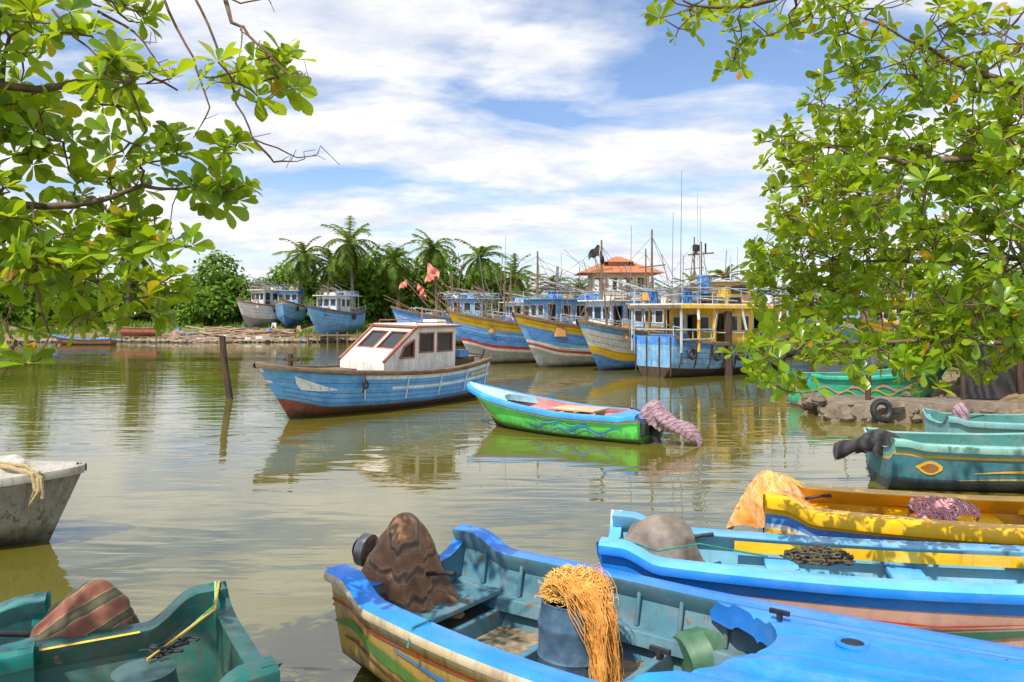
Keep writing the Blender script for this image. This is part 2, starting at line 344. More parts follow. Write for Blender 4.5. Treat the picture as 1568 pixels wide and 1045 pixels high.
cc=mixc(n,l,mr.outputs[0],(.26,.175,.10),r.outputs[0]); n3=nd(n,'ShaderNodeTexNoise',Scale=3.,Detail=8.); l.new(tc.outputs['Object'],n3.inputs['Vector']); r3=ramp(n,[(.3,.5),(.7,1.25)]); l.new(n3.outputs[0],r3.inputs[0]); cc=mixc(n,l,1.,cc,r3.outputs[0],'MULTIPLY')
p=nd(n,'ShaderNodeBsdfPrincipled',Roughness=.95); l.new(cc,p.inputs['Base Color']); b=nd(n,'ShaderNodeBump',Strength=.8,Distance=.1); l.new(n3.outputs[0],b.inputs['Height']); l.new(b.outputs[0],p.inputs['Normal']); o=nd(n,'ShaderNodeOutputMaterial'); l.new(p.outputs[0],o.inputs[0])
mb.obj('ground',[m],smooth=True,ang=90)
mb=MB(); mb.add([(-900,-60,0),(900,-60,0),(900,1200,0),(-900,1200,0)],[(0,1,2,3)])
m,n,l=newmat('water'); tc=nd(n,'ShaderNodeTexCoord')
def wn(sc_,st,det,rot=0,dis=.4):
    mp=nd(n,'ShaderNodeMapping'); mp.inputs['Scale'].default_value=st; mp.inputs['Rotation'].default_value=(0,0,rot); l.new(tc.outputs['Object'],mp.inputs[0])
    q=nd(n,'ShaderNodeTexNoise',Scale=sc_,Detail=det,Roughness=.45,Distortion=dis); l.new(mp.outputs[0],q.inputs['Vector']); return q.outputs[0]
patch=ramp(n,[(.38,.2),(.64,1.)]); l.new(wn(.11,(.5,1.3,1),2.,.3),patch.inputs[0])
b1=nd(n,'ShaderNodeBump',Distance=.026); l.new(patch.outputs[0],b1.inputs['Strength']); l.new(wn(.85,(.5,1.6,1),1.,.12,.9),b1.inputs['Height'])
b2=nd(n,'ShaderNodeBump',Distance=.005); l.new(patch.outputs[0],b2.inputs['Strength']); l.new(wn(3.2,(.45,1.7,1),2.,-.15),b2.inputs['Height']); l.new(b1.outputs[0],b2.inputs['Normal'])
rb=ramp(n,[(.35,(.10,.095,.010)),(.65,(.16,.135,.022))]); l.new(wn(.16,(1,1,1),3.),rb.inputs[0])
p=nd(n,'ShaderNodeBsdfPrincipled',Roughness=.01,IOR=2.15); l.new(rb.outputs[0],p.inputs['Base Color']); l.new(b2.outputs[0],p.inputs['Normal']); o=nd(n,'ShaderNodeOutputMaterial'); l.new(p.outputs[0],o.inputs[0])
mb.obj('water',[m],smooth=False)
# ================================================================== MAIN BLUE TRAWLER
def main_boat():
    st=V(-1.75,29.3,0); bow=V(-7.0,21.6,0); d=(bow-st); L=d.length; d.normalize()
    root=empty('fishing_trawler',st,d,roll=math.radians(-1.5))
    h=Hull(L,2.9,.45,1.22,.42,.22,1.25,sw=.8,ch=((0,0),(.22,.55),(.45,.85),(1,1)),flare=1.0,p=2.6,q=.85)
    BL=paint('faded_blue_paint',(.12,.43,.90),wear=.55,chip=(.42,.45,.48),fadef=.7); WS=paint('faded_white_paint',(.80,.85,.88),wear=.4)
    h.build(root,[REDB,BL,WS,WOOD,INNER,DWOOD],[(.38,0),(.395,3),(.67,1),(.72,2),(.855,1),(.92,2),(1,1)],3,3,4,5,gw=.16,ro=.06,rh=.12,th=.09,tf=.72,dip=0)
    mb=MB()
    for side in(1,-1):
        ribbon(mb,h,side,[(.80,.68,.001),(.85,.70,.10),(.9,.73,.20),(.915,.74,.23),(.92,.73,.002)],0,.02,4)
        ribbon(mb,h,side,[(.72,.889,.075),(.99,.889,.075)],3,.02,12); ribbon(mb,h,side,[(.62,.695,.06),(.985,.695,.06)],3,.02,14)
        ribbon(mb,h,side,[(.02,.79,.05),(.16,.79,.05)],2,.018,4)
        for t in(.46,.54,.62,.78,.94): planks(h,mb,side,t,1,.006,off=.008)
        for u in(.03,.2,.38,.56,.72): a=[h.P(u,.5+.5*k/6,side,.03) for k in range(7)]; mb.tube(a,.022,4,6)
    mb.obj('hull_trim',[WS,DWOOD,YEL,BL,WS],root)
    mb=MB(); wy=.95; zb=1.0; zt=2.56; x0=1.8; x1=3.8; xf=5.3; zf=1.5
    for sd_ in(1,-1):
        if sd_>0: o_,U=(V(x1,wy,zb),V(-1,0,0))
        else: o_,U=(V(x0,-wy,zb),V(1,0,0))
        wd=x1-x0
        ops=[(.15,.78,.82,1.36),(1.05,.78,1.8,1.36)] if sd_>0 else [(.2,.78,.95,1.36),(1.18,.78,1.85,1.36)]
        panel(mb,o_,U,(0,0,1),wd,zt-zb,ops,0,1,2)
        y=wy*sd_; q=[V(x1,y,zb),V(xf,y,zb),V(xf,y,zf),V(x1,y,zt-.02)]
        a=V(x1+.14,y,1.62);b_=V(x1+.80,y,1.62);c_=V(x1+.62,y,1.96);d_=V(x1+.14,y,2.18)
        outer=[q[0],q[1],q[2],q[3]]; inn=[a,b_,c_,d_]
        for i in range(4):
            mb.add([outer[i],outer[(i+1)%4],inn[(i+1)%4],inn[i]],[(0,1,2,3)],0)
            e0,e1=inn[i],inn[(i+1)%4]; mb.beam(e0+V(0,.01*sd_,0),e1+V(0,.01*sd_,0),.06,.05,1)
        mb.add([p_-V(0,.04*sd_,0) for p_ in inn],[(0,1,2,3)],2)
        mb.beam(q[2]+V(.03,0,.03),q[3]+V(.02,0,.04),.08,.07,1)
    W=(V(x1,0,zt)-V(xf,0,zf)); hh=W.length-.02
    panel(mb,V(xf,-wy+.02,zf),(0,1,0),W,2*wy-.04,hh,[(.16,.72,.84,hh-.26),(1.02,.72,1.70,hh-.26)],0,1,2)
    mb.add([V(xf,-wy,zb),V(xf,wy,zb),V(xf,wy,zf),V(xf,-wy,zf)],[(0,1,2,3)],0)
    panel(mb,V(x0,wy,zb),(0,-1,0),(0,0,1),2*wy,zt-zb,[(.7,.1,1.3,1.4,1)],0,1,2)
    mb.obj('cabin',[paint('cabin_white',(.82,.79,.70),wear=.5,dirt=(.28,.15,.08),wl=False),paint('rust_red_trim',(.38,.13,.08),wear=.5,wl=False),GL],root)
    mb=MB(); mb.box(((x0+x1)/2-.05,0,zt+.03),(x1-x0+.35,2*wy+.22,.06),0); mb.box(((x0+x1)/2-.05,0,zt+.075),(x1-x0+.15,2*wy,.03),1)
    mb.box((x0+.35,.3,zt+.16),(.5,.6,.14),1); mb.tube([(x0+.2,-.4,zt),(x0+.2,-.4,zt+.65)],.03,0,6); mb.beam((x0+.3,-.8,zt+.2),(x1-.1,-.8,zt+.2),.04,.04,0); mb.beam((x0+.3,.85,zt+.16),(x1-.1,.85,zt+.16),.04,.04,0)
    for x in(x0+.3,x1-.1):
        for y in(-.8,.85): mb.beam((x,y,zt),(x,y,zt+.18),.03,.03,0)
    mb.obj('cabin_roof',[MC['rust_red_trim'],MC['cabin_white']],root,bevel=.01)
    mb=MB()
    mb.box((6.4,0,1.22),(.9,.9,.22),0); mb.box((.85,0,1.25),(1.1,1.3,.45),0); mb.tube([(8.1,0,1.1),(8.1,0,1.85)],.07,1,8); mb.beam((8.1,-.3,1.68),(8.1,.3,1.68),.07,.07,1)
    mb.tube([(.35,.9,1.2),(.32,1.1,1.75)],.04,1,6); mb.tube([(.35,-.9,1.2),(.32,-1.1,1.8)],.04,1,6); mb.beam((.33,-1.1,1.6),(.33,1.1,1.55),.05,.05,1); mb.box((1.2,.7,1.62),(.5,.35,.25),2)
    mb.obj('deck_gear',[WOOD,DWOOD,BLUE],root,bevel=.01)
    mb=MB(); P=h.P(.72,1,1,.05); mb.tube([P,P+V(0,.04,-.3),P+V(0,-.05,-.62)],.03,0,6); mb.torus(h.P(.72,.78,1,.1),.10,.025,Matrix.Rotation(1.57,3,'X'),0); mb.obj('mooring_rope',[DWOOD],root)
main_boat()
# ================================================================== GREEN SKIFF
def skiff(name,st,bow,B,mats,bands,h_kw={},bld={},roll=0,pitch=0):
    st=Vector(st);bow=Vector(bow);d=bow-st;L=d.length;d.normalize(); root=empty(name,st,d,roll,pitch)
    kw=dict(draft=.18,zmid=.58,bow=.4,stern=.08,rake=.8,sw=.86,ch=((0,0),(.12,.5),(.36,.84),(1,1)),flare=.6,horn=.12,hl=.09,p=2.6,q=.72); kw.update(h_kw)
    h=Hull(L,B,**kw); b=dict(rail=1,cap=1,inner=2,floor=3,gw=.14,ro=.045,rh=.1,th=.05,tf=.34,dip=.22); b.update(bld)
    h.build(root,mats,bands,**b); return root,h
SKB=paint('sky_blue_gloss',(.04,.36,.90),rough=.3,wear=.25,fadef=.6)
root,h=skiff('outboard_skiff',(3.25,18.6,0),(-1.2,21.95,0),1.75,[paint('hull_bottom_brown',(.16,.05,.03)),SKB,paint('rose_interior',(.75,.28,.28),wear=.4,wl=False),paint('aqua_floor',(.25,.45,.5),wear=.5,wl=False),GRN,PINK],[(.2,0),(.84,4),(.9,5),(1,1)],dict(bow=.5,stern=.02,rake=1.0,zmid=.60,horn=.05),dict(dip=.12))
mb=MB()
for sd_ in(1,-1):
    ribbon(mb,h,sd_,wave(.08,.66,.58,.12,.09,3,.5),0,.016,1); ribbon(mb,h,sd_,wave(.12,.60,.50,.09,.045,3,1.2),1,.020,1); ribbon(mb,h,sd_,wave(.3,.62,.70,.05,.04,2,2.),1,.020,1)
    ribbon(mb,h,sd_,[(x/20,.82,.02) for x in range(0,20)],2,.012,2)
    ribbon(mb,h,sd_,[(.88,.5,.002),(.92,.58,.2),(.955,.55,.08),(.96,.4,.01)],2,.018,4); ribbon(mb,h,sd_,[(.84,.45,.002),(.89,.48,.08),(.94,.62,.07),(.97,.78,.01)],3,.022,4)
mb.obj('painted_waves',[paint('wave_blue',(.03,.26,.55),wear=.2),paint('wave_aqua',(.12,.55,.62),wear=.2),WHITE,PINK],root)
foredeck(h,root,.70,[paint('pale_aqua_deck',(.38,.68,.78),rough=.35,wear=.3,wl=False)],camber=.03,ridge=.02)
mb=MB()
for u,ww in((.16,.3),(.40,.28),(.58,.3)):
    y=h.P(u,.8).y-.08; mb.box((h.P(u,.8).x,0,.53),(ww,2*y,.05),1 if u<.3 else 0)
mb.box((h.P(.42,.8).x,.05,.64),(1.2,.8,.05),2,Matrix.Rotation(.05,3,'Z')); mb.box((h.P(.14,.8).x,.0,.55),(.5,1.2,.12),1)
mb.tube([(h.P(.3,1).x,-.3,.55),(h.P(.55,1).x,.35,.62)],.025,2,6); mb.obj('benches',[RED,SKB,paint('plywood',(.6,.45,.26),wear=.4,wl=False)],root,bevel=.01)
PUR=cloth('purple_tarp',[(0,(.20,.12,.16)),(.5,(.36,.22,.26)),(.8,(.52,.38,.38)),(1,(.25,.15,.21))],3,(0,.8,.4),5)
covered_motor(root,(-.08,0,.38),PUR,1.,.60,.40,.30,seed=3)
mb=MB(); rg=[]
for i in range(14):
    t=i/13; c=V(-.2-.95*t,.02+.04*math.sin(4*t),.62-.38*t); r_=.25-.06*t+.03*math.sin(9*t)
    rg.append([c+V(.35*r_*math.sin(a),r_*math.cos(a)*(1+.1*math.sin(5*a+7*t)),r_*math.sin(a)*(1+.1*math.sin(4*a-5*t))) for a in [2*math.pi*k/24 for k in range(24)]])
mb.rings(rg); mb.obj('cloth_sleeve',[PUR],root,ang=70)
mb=MB(); mb.box((-.05,.45,.35),(.14,.2,.3),0); mb.box((-.05,-.45,.35),(.14,.2,.3),0); mb.obj('transom_pads',[BLACK],root,bevel=.02)
# ================================================================== TRAWLERS
NET=cloth('orange_net',[(0,(.5,.2,.05)),(1,(.7,.4,.1))],8); TARPB=cloth('blue_tarpaulin',[(0,(.03,.12,.35)),(1,(.06,.22,.55))],3); SACK=cloth('brown_sacking',[(0,(.14,.10,.06)),(1,(.28,.2,.13))],4)
def trawler(tip,d,L,B,zb,zm,cols,bands,sup=True,seed=0,supcol=None,name='fishing_trawler',zoff=0,hs=2.,cx=.30,mast=4.):
    rr=random.Random(seed); d=Vector((d[0],d[1],0)).normalized(); st=Vector((tip[0],tip[1],zoff))-d*L
    root=empty(name,st,d); h=Hull(L,B,.5,zm,zb-zm,.35,L*.16,sw=.78,ch=((0,0),(.2,.5),(.45,.85),(1,1)),flare=1.0,p=2.5,q=.85)
    h.build(root,cols+[WOOD,INNER,DWOOD],bands,len(cols),len(cols),len(cols)+1,len(cols)+2,gw=.18,ro=.07,rh=.16,th=.1,tf=.74,N=32)
    mb=MB()
    for sd_ in(1,-1):
        for t in(.5,.62,.74,.87): planks(h,mb,sd_,t,0,.006,off=.012)
        pts=[h.P(u,1,sd_)+V(0,-.08*sd_,.45) for u in [i/14*.8 for i in range(15)]]; mb.tube(pts,.03,1,5)
        for i in range(0,15,2): mb.tube([pts[i]-V(0,0,.45),pts[i]],.025,1,5)
    mb.obj('planking',[DWOOD,paint('rail_paint',(.45,.52,.56),wear=.6,wl=False)],root)
    if sup:
        sc_=supcol or [WHITE,BLUE]; zd=zm-.35; x0=L*cx-1.6; x1=x0+L*.30; wy=B*.33; hh=hs
        mb=MB(); ln=x1-x0
        for sd_ in(1,-1):
            o_=V(x1,wy,zd) if sd_>0 else V(x0,-wy,zd)
            k=3 if ln>2.6 else 2; ops=[(ln*(i+.2)/k,hh*.48,ln*(i+.8)/k,hh*.82) for i in range(k)]; ops[1 if sd_<0 else 0]=(ops[1 if sd_<0 else 0][0],.12,ops[1 if sd_<0 else 0][2],hh*.85,1)
            panel(mb,o_,(-sd_,0,0),(0,0,1),ln,hh,ops,0,1,2)
        panel(mb,V(x1,-wy,zd),(0,1,0),(0,0,1),2*wy,hh,[(2*wy*(i+.15)/3,hh*.5,2*wy*(i+.85)/3,hh*.82) for i in range(3)],0,1,2)
        panel(mb,V(x0,wy,zd),(0,-1,0),(0,0,1),2*wy,hh,[(wy*.6,.1,wy*1.4,hh*.85,1)],0,1,2)
        mb.obj('deckhouse',[sc_[0],sc_[1],GL],root)
        mb=MB(); zt=zd+hh; mb.box(((x0+x1)/2-.7,0,zt+.04),(ln+2.2,2*wy+.5,.08),0); 
        for x in(x0-1.6,x0-.9):
            for y in(-wy,wy): mb.tube([(x,y,zd),(x,y,zt)],.05,1,6)
        for y in(-wy,wy):
            mb.tube([(x0-1.6,y,zt+.55),(x1,y,zt+.5)],.025,1,5)
            for k in range(6): mb.tube([(lerp(x0-1.6,x1,k/5),y,zt),(lerp(x0-1.6,x1,k/5),y,zt+.53)],.02,1,5)
        mx=x1-.3; mb.tube([(mx,0,zt),(mx,0,zt+mast)],[.09,.05],2,7); mb.tube([(mx,-.9,zt+mast*.5),(mx,.9,zt+mast*.52)],.035,2,5)
        for yy in(-.8,0,.8): mb.tube([(mx,0,zt+mast*.9),(L*.97 if yy==0 else mx-1.5,yy*1.6,zb+.3 if yy==0 else zm+.5)],.012,2,4)
        mb.tube([(mx,0,zt+mast*.9),(0,0,zm+.6)],.012,2,4)
        for k in range(16):
            y=rr.uniform(-wy,wy); a=V(x0-1.4+rr.uniform(-.9,.9),y,zt+.14+rr.random()*.4); mb.tube([a,a+V(rr.uniform(1.5,5),rr.uniform(-.7,.7),rr.uniform(-.2,1.1))],.033,rr.choice([2,3,1,5,2]),5)
        for k in range(11):
            x=rr.uniform(x0-1.4,x1-.5); y=rr.uniform(-wy,wy)*.8; c=rr.choice([4,5,6,7,5,2,9,10,10])
            if rr.random()<.3: mb.tube([(x,y,zt+.08),(x,y,zt+.6)],[.22,.21],c,12)
            else: mb.box((x,y,zt+.22),(rr.uniform(.4,1.1),.5,rr.uniform(.2,.4)),c,Matrix.Rotation(rr.random()*3,3,'Z'),.8)
        for k in range(12):
            x=rr.uniform(x1+.5,L*.82); y=rr.uniform(-.5,.5)*B*.5; c=rr.choice([4,5,6,7,3,2,9,10,6])
            if rr.random()<.4: mb.tube([(x,y,zd),(x,y,zd+.85)],[.25,.24],c,12)
            else: mb.box((x,y,zd+.4),(.9,.6,rr.uniform(.4,.9)),c,Matrix.Rotation(rr.random()*3,3,'Z'),.75)
        for k in range(5):
            x=rr.uniform(x1,L*.75); mb.tube([(x,rr.uniform(-1,1),zd),(x+rr.uniform(-1,1.5),rr.uniform(-1.4,1.4),zd+rr.uniform(1.8,3.2))],.03,2,5)
        for k in range(3): mb.torus(h.P(rr.uniform(.2,.8),.82,rr.choice([1,-1]),.14),.25,.09,Matrix.Rotation(1.57,3,'X'),8,14,6)
        mb.obj('roof_and_gear',[sc_[0],MC['rail_paint'],WOOD,METAL,BLUE,WHITE,NET,LBLUE,BLACK,TARPB,SACK],root)
    mb=MB(); bx=h.P(.93,1).x; zt=h.zs(.93); mb.tube([(bx,0,zt-.5),(bx,0,zt+.55)],.09,0,8); mb.beam((bx,-.35,zt+.3),(bx,.35,zt+.3),.09,.09,0); mb.obj('samson_post',[WOOD],root)
    return root,h
b_,h=trawler((-3.75,45.8),(-.82,-.57),11.5,3.3,3.2,2.2,[GREY,RED,WHITE,BLUE,YEL,LBLUE],[(.40,0),(.45,2),(.51,1),(.69,3),(.80,5),(.95,4),(1,3)],seed=1,supcol=[LBLUE,WHITE],mast=3.)
b_,h=trawler((.05,42.8),(-.80,-.60),11.5,3.3,3.05,2.05,[GREY,RED,WHITE,LBLUE,YEL,paint('mustard_brown',(.50,.30,.06))],[(.38,0),(.43,2),(.48,1),(.53,2),(.80,3),(.92,4),(1,5)],seed=2,supcol=[WHITE,BLUE],mast=3.6)
mb=MB(); 
for sd_ in(1,-1): ribbon(mb,h,sd_,[(.45,.6,.02),(.6,.68,.08),(.75,.72,.12),(.88,.7,.18),(.97,.68,.2)],0,.03,4)
mb.obj('painted_swoosh',[BLUE],b_)
b_,h=trawler((3.3,40.3),(-.72,-.69),11,3.2,2.7,1.85,[YEL,BLUE,WHITE,LBLUE],[(.36,1),(.52,0),(.84,2),(1,3)],seed=3,supcol=[LBLUE,WHITE],mast=4.2)
def big_trawler():
    d=V(.8,.6,0); st=V(6.65,37.5,0); tip=st+d*12
    root,h=trawler(tip,d,12,3.4,2.3,1.6,[DWOOD,paint('battered_blue_paint',(.16,.42,.72),wear=.9,chip=(.3,.32,.33)),BLUE],[(.40,0),(.82,1),(1,2)],sup=False,seed=4)
    Y2=paint('ochre_yellow_paint',(.90,.52,.01),wear=.35,wl=False); G2=paint('grey_blue_deck',(.5,.58,.64),wear=.6,wl=False)
    mb=MB(); zd=1.2; zt=3.35; wy=1.35; x0=2.6; x1=8.6; ln=x1-x0
    ops=[(.3,.12,.95,1.8,1),(1.3,.95,1.9,1.65),(2.2,.95,2.8,1.65),(3.2,.12,3.9,1.8,1),(4.3,.95,5.,1.65),(5.2,.95,5.8,1.65)]
    panel(mb,V(x0,-wy,zd),(1,0,0),(0,0,1),ln,zt-zd,ops,0,1,2); panel(mb,V(x1,wy,zd),(-1,0,0),(0,0,1),ln,zt-zd,ops,0,1,2)
    panel(mb,V(x0,wy,zd),(0,-1,0),(0,0,1),2*wy,zt-zd,[(.3,.9,.95,1.6),(1.15,.1,1.8,1.75,1),(2.,.9,2.5,1.6)],0,1,2); panel(mb,V(x1,-wy,zd),(0,1,0),(0,0,1),2*wy,zt-zd,[(.3,.9,1.2,1.6),(1.5,.9,2.4,1.6)],0,1,2)
    mb.obj('deckhouse',[Y2,G2,GL],root)
    mb=MB(); mb.box((4.6,0,zt+.06),(9.,3.3,.1),0); mb.box((4.6,-1.68,zt-.04),(9.05,.05,.16),1); mb.box((4.6,1.68,zt-.04),(9.05,.05,.16),1); mb.box((.08,0,zt-.04),(.05,3.3,.16),10)
    for x in(.2,1.4,2.5):
        for y in(-1.55,1.55): mb.box((x,y,(zd+zt)/2),(.09,.09,zt-zd),2 if x<1 else 1)
    for y in(-1.58,1.58): mb.beam((.2,y,2.25),(2.5,y,2.25),.05,.06,2); mb.beam((.2,y,1.8),(2.5,y,1.8),.05,.06,2)
    mb.beam((.15,-1.55,2.25),(.15,1.55,2.25),.05,.06,2); mb.box((1.1,0,1.6),(1.2,1.4,.8),3)
    for y in(-1.5,1.5):
        for zz in(.45,.85): mb.tube([(.2,y,zt+zz),(9,y,zt+zz)],.022,2,5)
        for k in range(9): mb.tube([(.3+k*1.08,y,zt),(.3+k*1.08,y,zt+.86)],.022,2,5)
    rr=random.Random(5)
    mb.box((5.4,0,zt+.65),(1.8,1.6,1.1),1); mb.box((5.4,0,zt+1.25),(2.2,2.,.08),0); mb.box((5.4,-.81,zt+.85),(1.3,.03,.45),6)
    for k in range(44):
        a=V(rr.uniform(-.9,4),rr.uniform(-1.7,1.7),zt+rr.uniform(.15,1.1)); mb.tube([a,a+V(rr.uniform(1.5,6),rr.uniform(-.9,.9),rr.uniform(-.4,.8))],.028,rr.choice([2,4,5,0,4]),5)
    for k in range(36):
        x=rr.uniform(.3,8.8); y=rr.uniform(-1.4,1.4); c=rr.choice([3,0,0,5,1,7,4,2,8,9,10,10])
        if rr.random()<.3: mb.tube([(x,y,zt+.1),(x,y,zt+.75)],[.26,.25],c,14)
        else: mb.box((x,y,zt+.25+.2*rr.random()),(rr.uniform(.4,1.1),.5,.34),c,Matrix.Rotation(rr.random()*3,3,'Z'),.8)
    mb.tube([(2.9,-.6,zt+.6),(2.9,-.6,zt+1.5)],.32,3,14)
    for k in range(10): a=V(rr.uniform(0,9),-1.6,zt); mb.tube([a,a+V(rr.uniform(-.5,.5),-.1,rr.uniform(-1.2,-.5))],rr.choice([.02,.06]),rr.choice([10,2,8,0]),5)
    mb.tube([(3.4,0,zt),(3.4,0,zt+3.2)],[.09,.06],4,8); mb.tube([(3.4,-.8,zt+2.6),(3.4,.8,zt+2.6)],.04,4,6); mb.tube([(3.4,.2,zt+2.),(3.4,.2,zt+6.3)],.018,2,5)
    mb.tube([(2.3,-.9,zt),(2.3,-.9,zt+4.8)],.022,2,5); mb.tube([(6.5,.6,zt),(6.5,.6,zt+2.6)],.03,2,5); mb.tube([(8.4,-.6,zt),(8.4,-.6,zt+2.9)],.02,2,5)
    mb.box((3.4,.25,zt+2.9),(.3,.3,.3),7)
    for y in(-.3,0,.3): mb.tube([(3.4,y,zt+2.6),(3.4,y,zt+3.1)],.05,7,6)
    mb.obj('roof_and_gear',[WHITE,Y2,MC['rail_paint'],BLUE,WOOD,METAL,GL,BLACK,NET,TARPB,SACK],root)
    mb=MB(); 
    for k in range(4): mb.torus(h.P(.1+.16*k,.72,-1,.15),.22,.075,Matrix.Rotation(1.57,3,'X'),0)
    mb.obj('tyre_fenders',[BLACK],root)
    mb=MB()
    for sd_ in(1,-1):
        for u in [.05+.09*k for k in range(9)]: mb.tube([h.P(u,.42+.56*k/6,sd_,.03) for k in range(7)],.035,0,6)
    for y in(-1.1,-.4,.4,1.1): mb.tube([(-.03,y,.1),(-.04,y,1.9)],.04,0,6)
    mb.obj('rubbing_strakes',[DWOOD],root)
big_trawler()
T=[((-11.3,74),(-.93,-.3),10,3.2,3.7,2.6,[REDB,LBLUE,BLUE],[(.3,0),(.8,1),(1,2)],[LBLUE,WHITE],0),
   ((-5.5,70),(-.9,-.4),10,3.2,3.2,2.2,[REDB,BLUE,WHITE],[(.3,0),(.85,1),(1,2)],[WHITE,BLUE],0),
   ((5.,56),(-.8,-.6),11,3.3,3.1,2.1,[GREY,BLUE,YEL],[(.35,0),(.8,1),(1,2)],[WHITE,BLUE],0),
   ((9.5,58),(-.75,-.66),11,3.3,3.1,2.2,[GREY,WHITE,BLUE],[(.35,0),(.8,1),(1,2)],[CREAM,BLUE],0),
   ((14.5,52),(-.75,-.66),11,3.3,3.0,2.1,[GREY,LBLUE,RED],[(.35,0),(.8,1),(1,2)],[WHITE,LBLUE],0),
   ((20.,54),(-.7,-.7),11,3.3,3.2,2.2,[GREY,BLUE,WHITE],[(.35,0),(.8,1),(1,2)],[LBLUE,YEL],0),
   ((18,41),(-.7,-.7),10,3.2,2.8,2.0,[GREY,BLUE,YEL],[(.35,0),(.8,1),(1,2)],[YEL,WHITE],0),
   ((-20.8,81),(-.35,-.93),9,3.7,2.8,2.0,[LBLUE,BLUE,WHITE],[(.4,0),(.85,0),(1,1)],[WHITE,LBLUE],1.1),
   ((-25.4,88),(.1,-1),9,3.4,2.8,2.1,[LBLUE,BLUE,WHITE],[(.4,1),(.85,0),(1,2)],[LBLUE,WHITE],1.7),
   ((-30.8,89),(-.45,-.88),8,3.0,2.7,2.1,[GREY,WHITE,BLUE],[(.4,0),(.85,1),(1,1)],[WHITE,GREY],1.8)]
for i,(tip,d,L,B,zb,zm,cols,bands,sc_,zo) in enumerate(T):
    trawler(tip,d,L,B,zb,zm,cols,bands,seed=10+i,supcol=sc_,zoff=zo,hs=2.1,mast=[2.5,3,4,5,3.5,5,4,1.5,1.5,1.5][i],cx=.5 if i>6 else .3)
# ================================================================== FOREGROUND BOATS
FB=paint('gloss_blue_gelcoat',(.02,.25,.88),rough=.20,wear=.42,chip=(.18,.45,.85),dirt=(.03,.13,.38),bump=.08,fadef=.35); LB2=paint('gloss_light_blue_gelcoat',(.13,.49,.95),rough=.24,wear=.42,chip=(.40,.55,.70),dirt=(.12,.25,.38),bump=.08,fadef=.4)
OCH=paint('ochre_hull',(.50,.34,.08),wear=.7); INB=paint('blue_grey_interior',(.08,.22,.30),rough=.55,wear=1.,chip=(.22,.13,.06),dirt=(.10,.075,.035),wl=False,fadef=.6); SAND=plain('sandy_floor',(.13,.10,.06),(.40,.33,.22),9,.9)
HK=dict(zmid=.72,bow=.34,stern=.05,horn=.14,hl=.10,rake=.9,draft=.2)
root,h=skiff('outboard_boat',(-.98,7.15,0),(4.15,3.25,0),2.1,[OCH,FB,INB,SAND,CREAM,paint('side_green',(.10,.25,.05),wear=.5)],[(.3,0),(.84,0),(.9,4),(1,1)],dict(HK,sw=.80,bow=.42),dict(rail=4,tf=.34,gw=.17,rh=.07,dip=.25,lip=.02))
foredeck(h,root,.45,[FB],gw=.15,camber=.03,ridge=.07,curve=.13,r2=.05,N=60)
mb=MB()
for sd_ in(1,-1):
    ribbon(mb,h,sd_,[(.0,.62,.02),(.05,.66,.08),(.12,.6,.14),(.2,.5,.1),(.3,.52,.12),(.4,.6,.05)],0,.012,4); ribbon(mb,h,sd_,wave(.02,.5,.48,.06,.06,2,1.),1,.014,1); ribbon(mb,h,sd_,wave(.15,.75,.70,.05,.06,2,2.),2,.018,1)
    ribbon(mb,h,sd_,[(x/20,.79,.02) for x in range(20)],3,.012,2)
mb.obj('painted_stripes',[MC['side_green'],paint('side_brown',(.18,.07,.03)),FB,RED],root)
mb=MB()
for u in(.10,.24,.40,.52):
    a=h.P(u,.55); y=a.y-.06; mb.box((a.x,0,.20),(.07,2*y,.16),0)
for sd_ in(1,-1):
    mb.grid([[h.P(u,.62,sd_)-V(0,.05*sd_,0),h.P(u,.62,sd_)-V(0,.17*sd_,0),h.P(u,.5,sd_)-V(0,.17*sd_,0)] for u in [i/16*.6+.02 for i in range(17)]],0)
    for u in [.06+.07*k for k in range(8)]: mb.tube([h.P(u,.95,sd_)-V(0,.10*sd_,0),h.P(u,.62,sd_)-V(0,.08*sd_,0)],.022,0,6)
mb.box((.33,0,.42),(.46,1.45,.05),0)
mb.obj('frames_and_stern_bench',[INB],root,bevel=.012)
mb=MB(); hx=h.P(.64,1).x; hzv=h.zs(.64)+.155; mb.torus((hx,.12,hzv),.085,.018,Matrix.Rotation(0,3,'X'),0); mb.tube([(hx,.12,hzv-.02),(hx,.12,hzv+.004)],.08,1,20)
for u,y in((.5,-.5),(.56,.55),(.75,-.25),(.75,.3)): q=h.P(u,1); mb.box((q.x,y*min(1,q.y),q.z+.125),(.14,.03,.03),1); mb.box((q.x,y*min(1,q.y),q.z+.10),(.03,.05,.06),1)
mb.obj('deck_hatch_and_cleats',[FB,BLACK],root)
BRN=cloth('brown_striped_cloth',[(0,(.26,.13,.07)),(.5,(.33,.17,.09)),(.58,(.13,.09,.07)),(.66,(.37,.23,.14)),(.9,(.30,.16,.09)),(1,(.11,.08,.06))],1.6,(0,1.2,.3),5)
covered_motor(root,(-.02,.0,.40),BRN,1.0,.80,.48,.44,lean=(.05,.02),seed=11,amp=.22,pw=.6,fl=.62,lump=.035)
mb=MB(); mb.tube([(-.30,-.12,.84),(-.38,-.14,.85)],[.15,.145],1,22); mb.tube([(-.39,-.14,.85),(-.395,-.14,.85)],[.11,.11],0,22); mb.obj('cowling_cap',[BLACK,METAL],root)
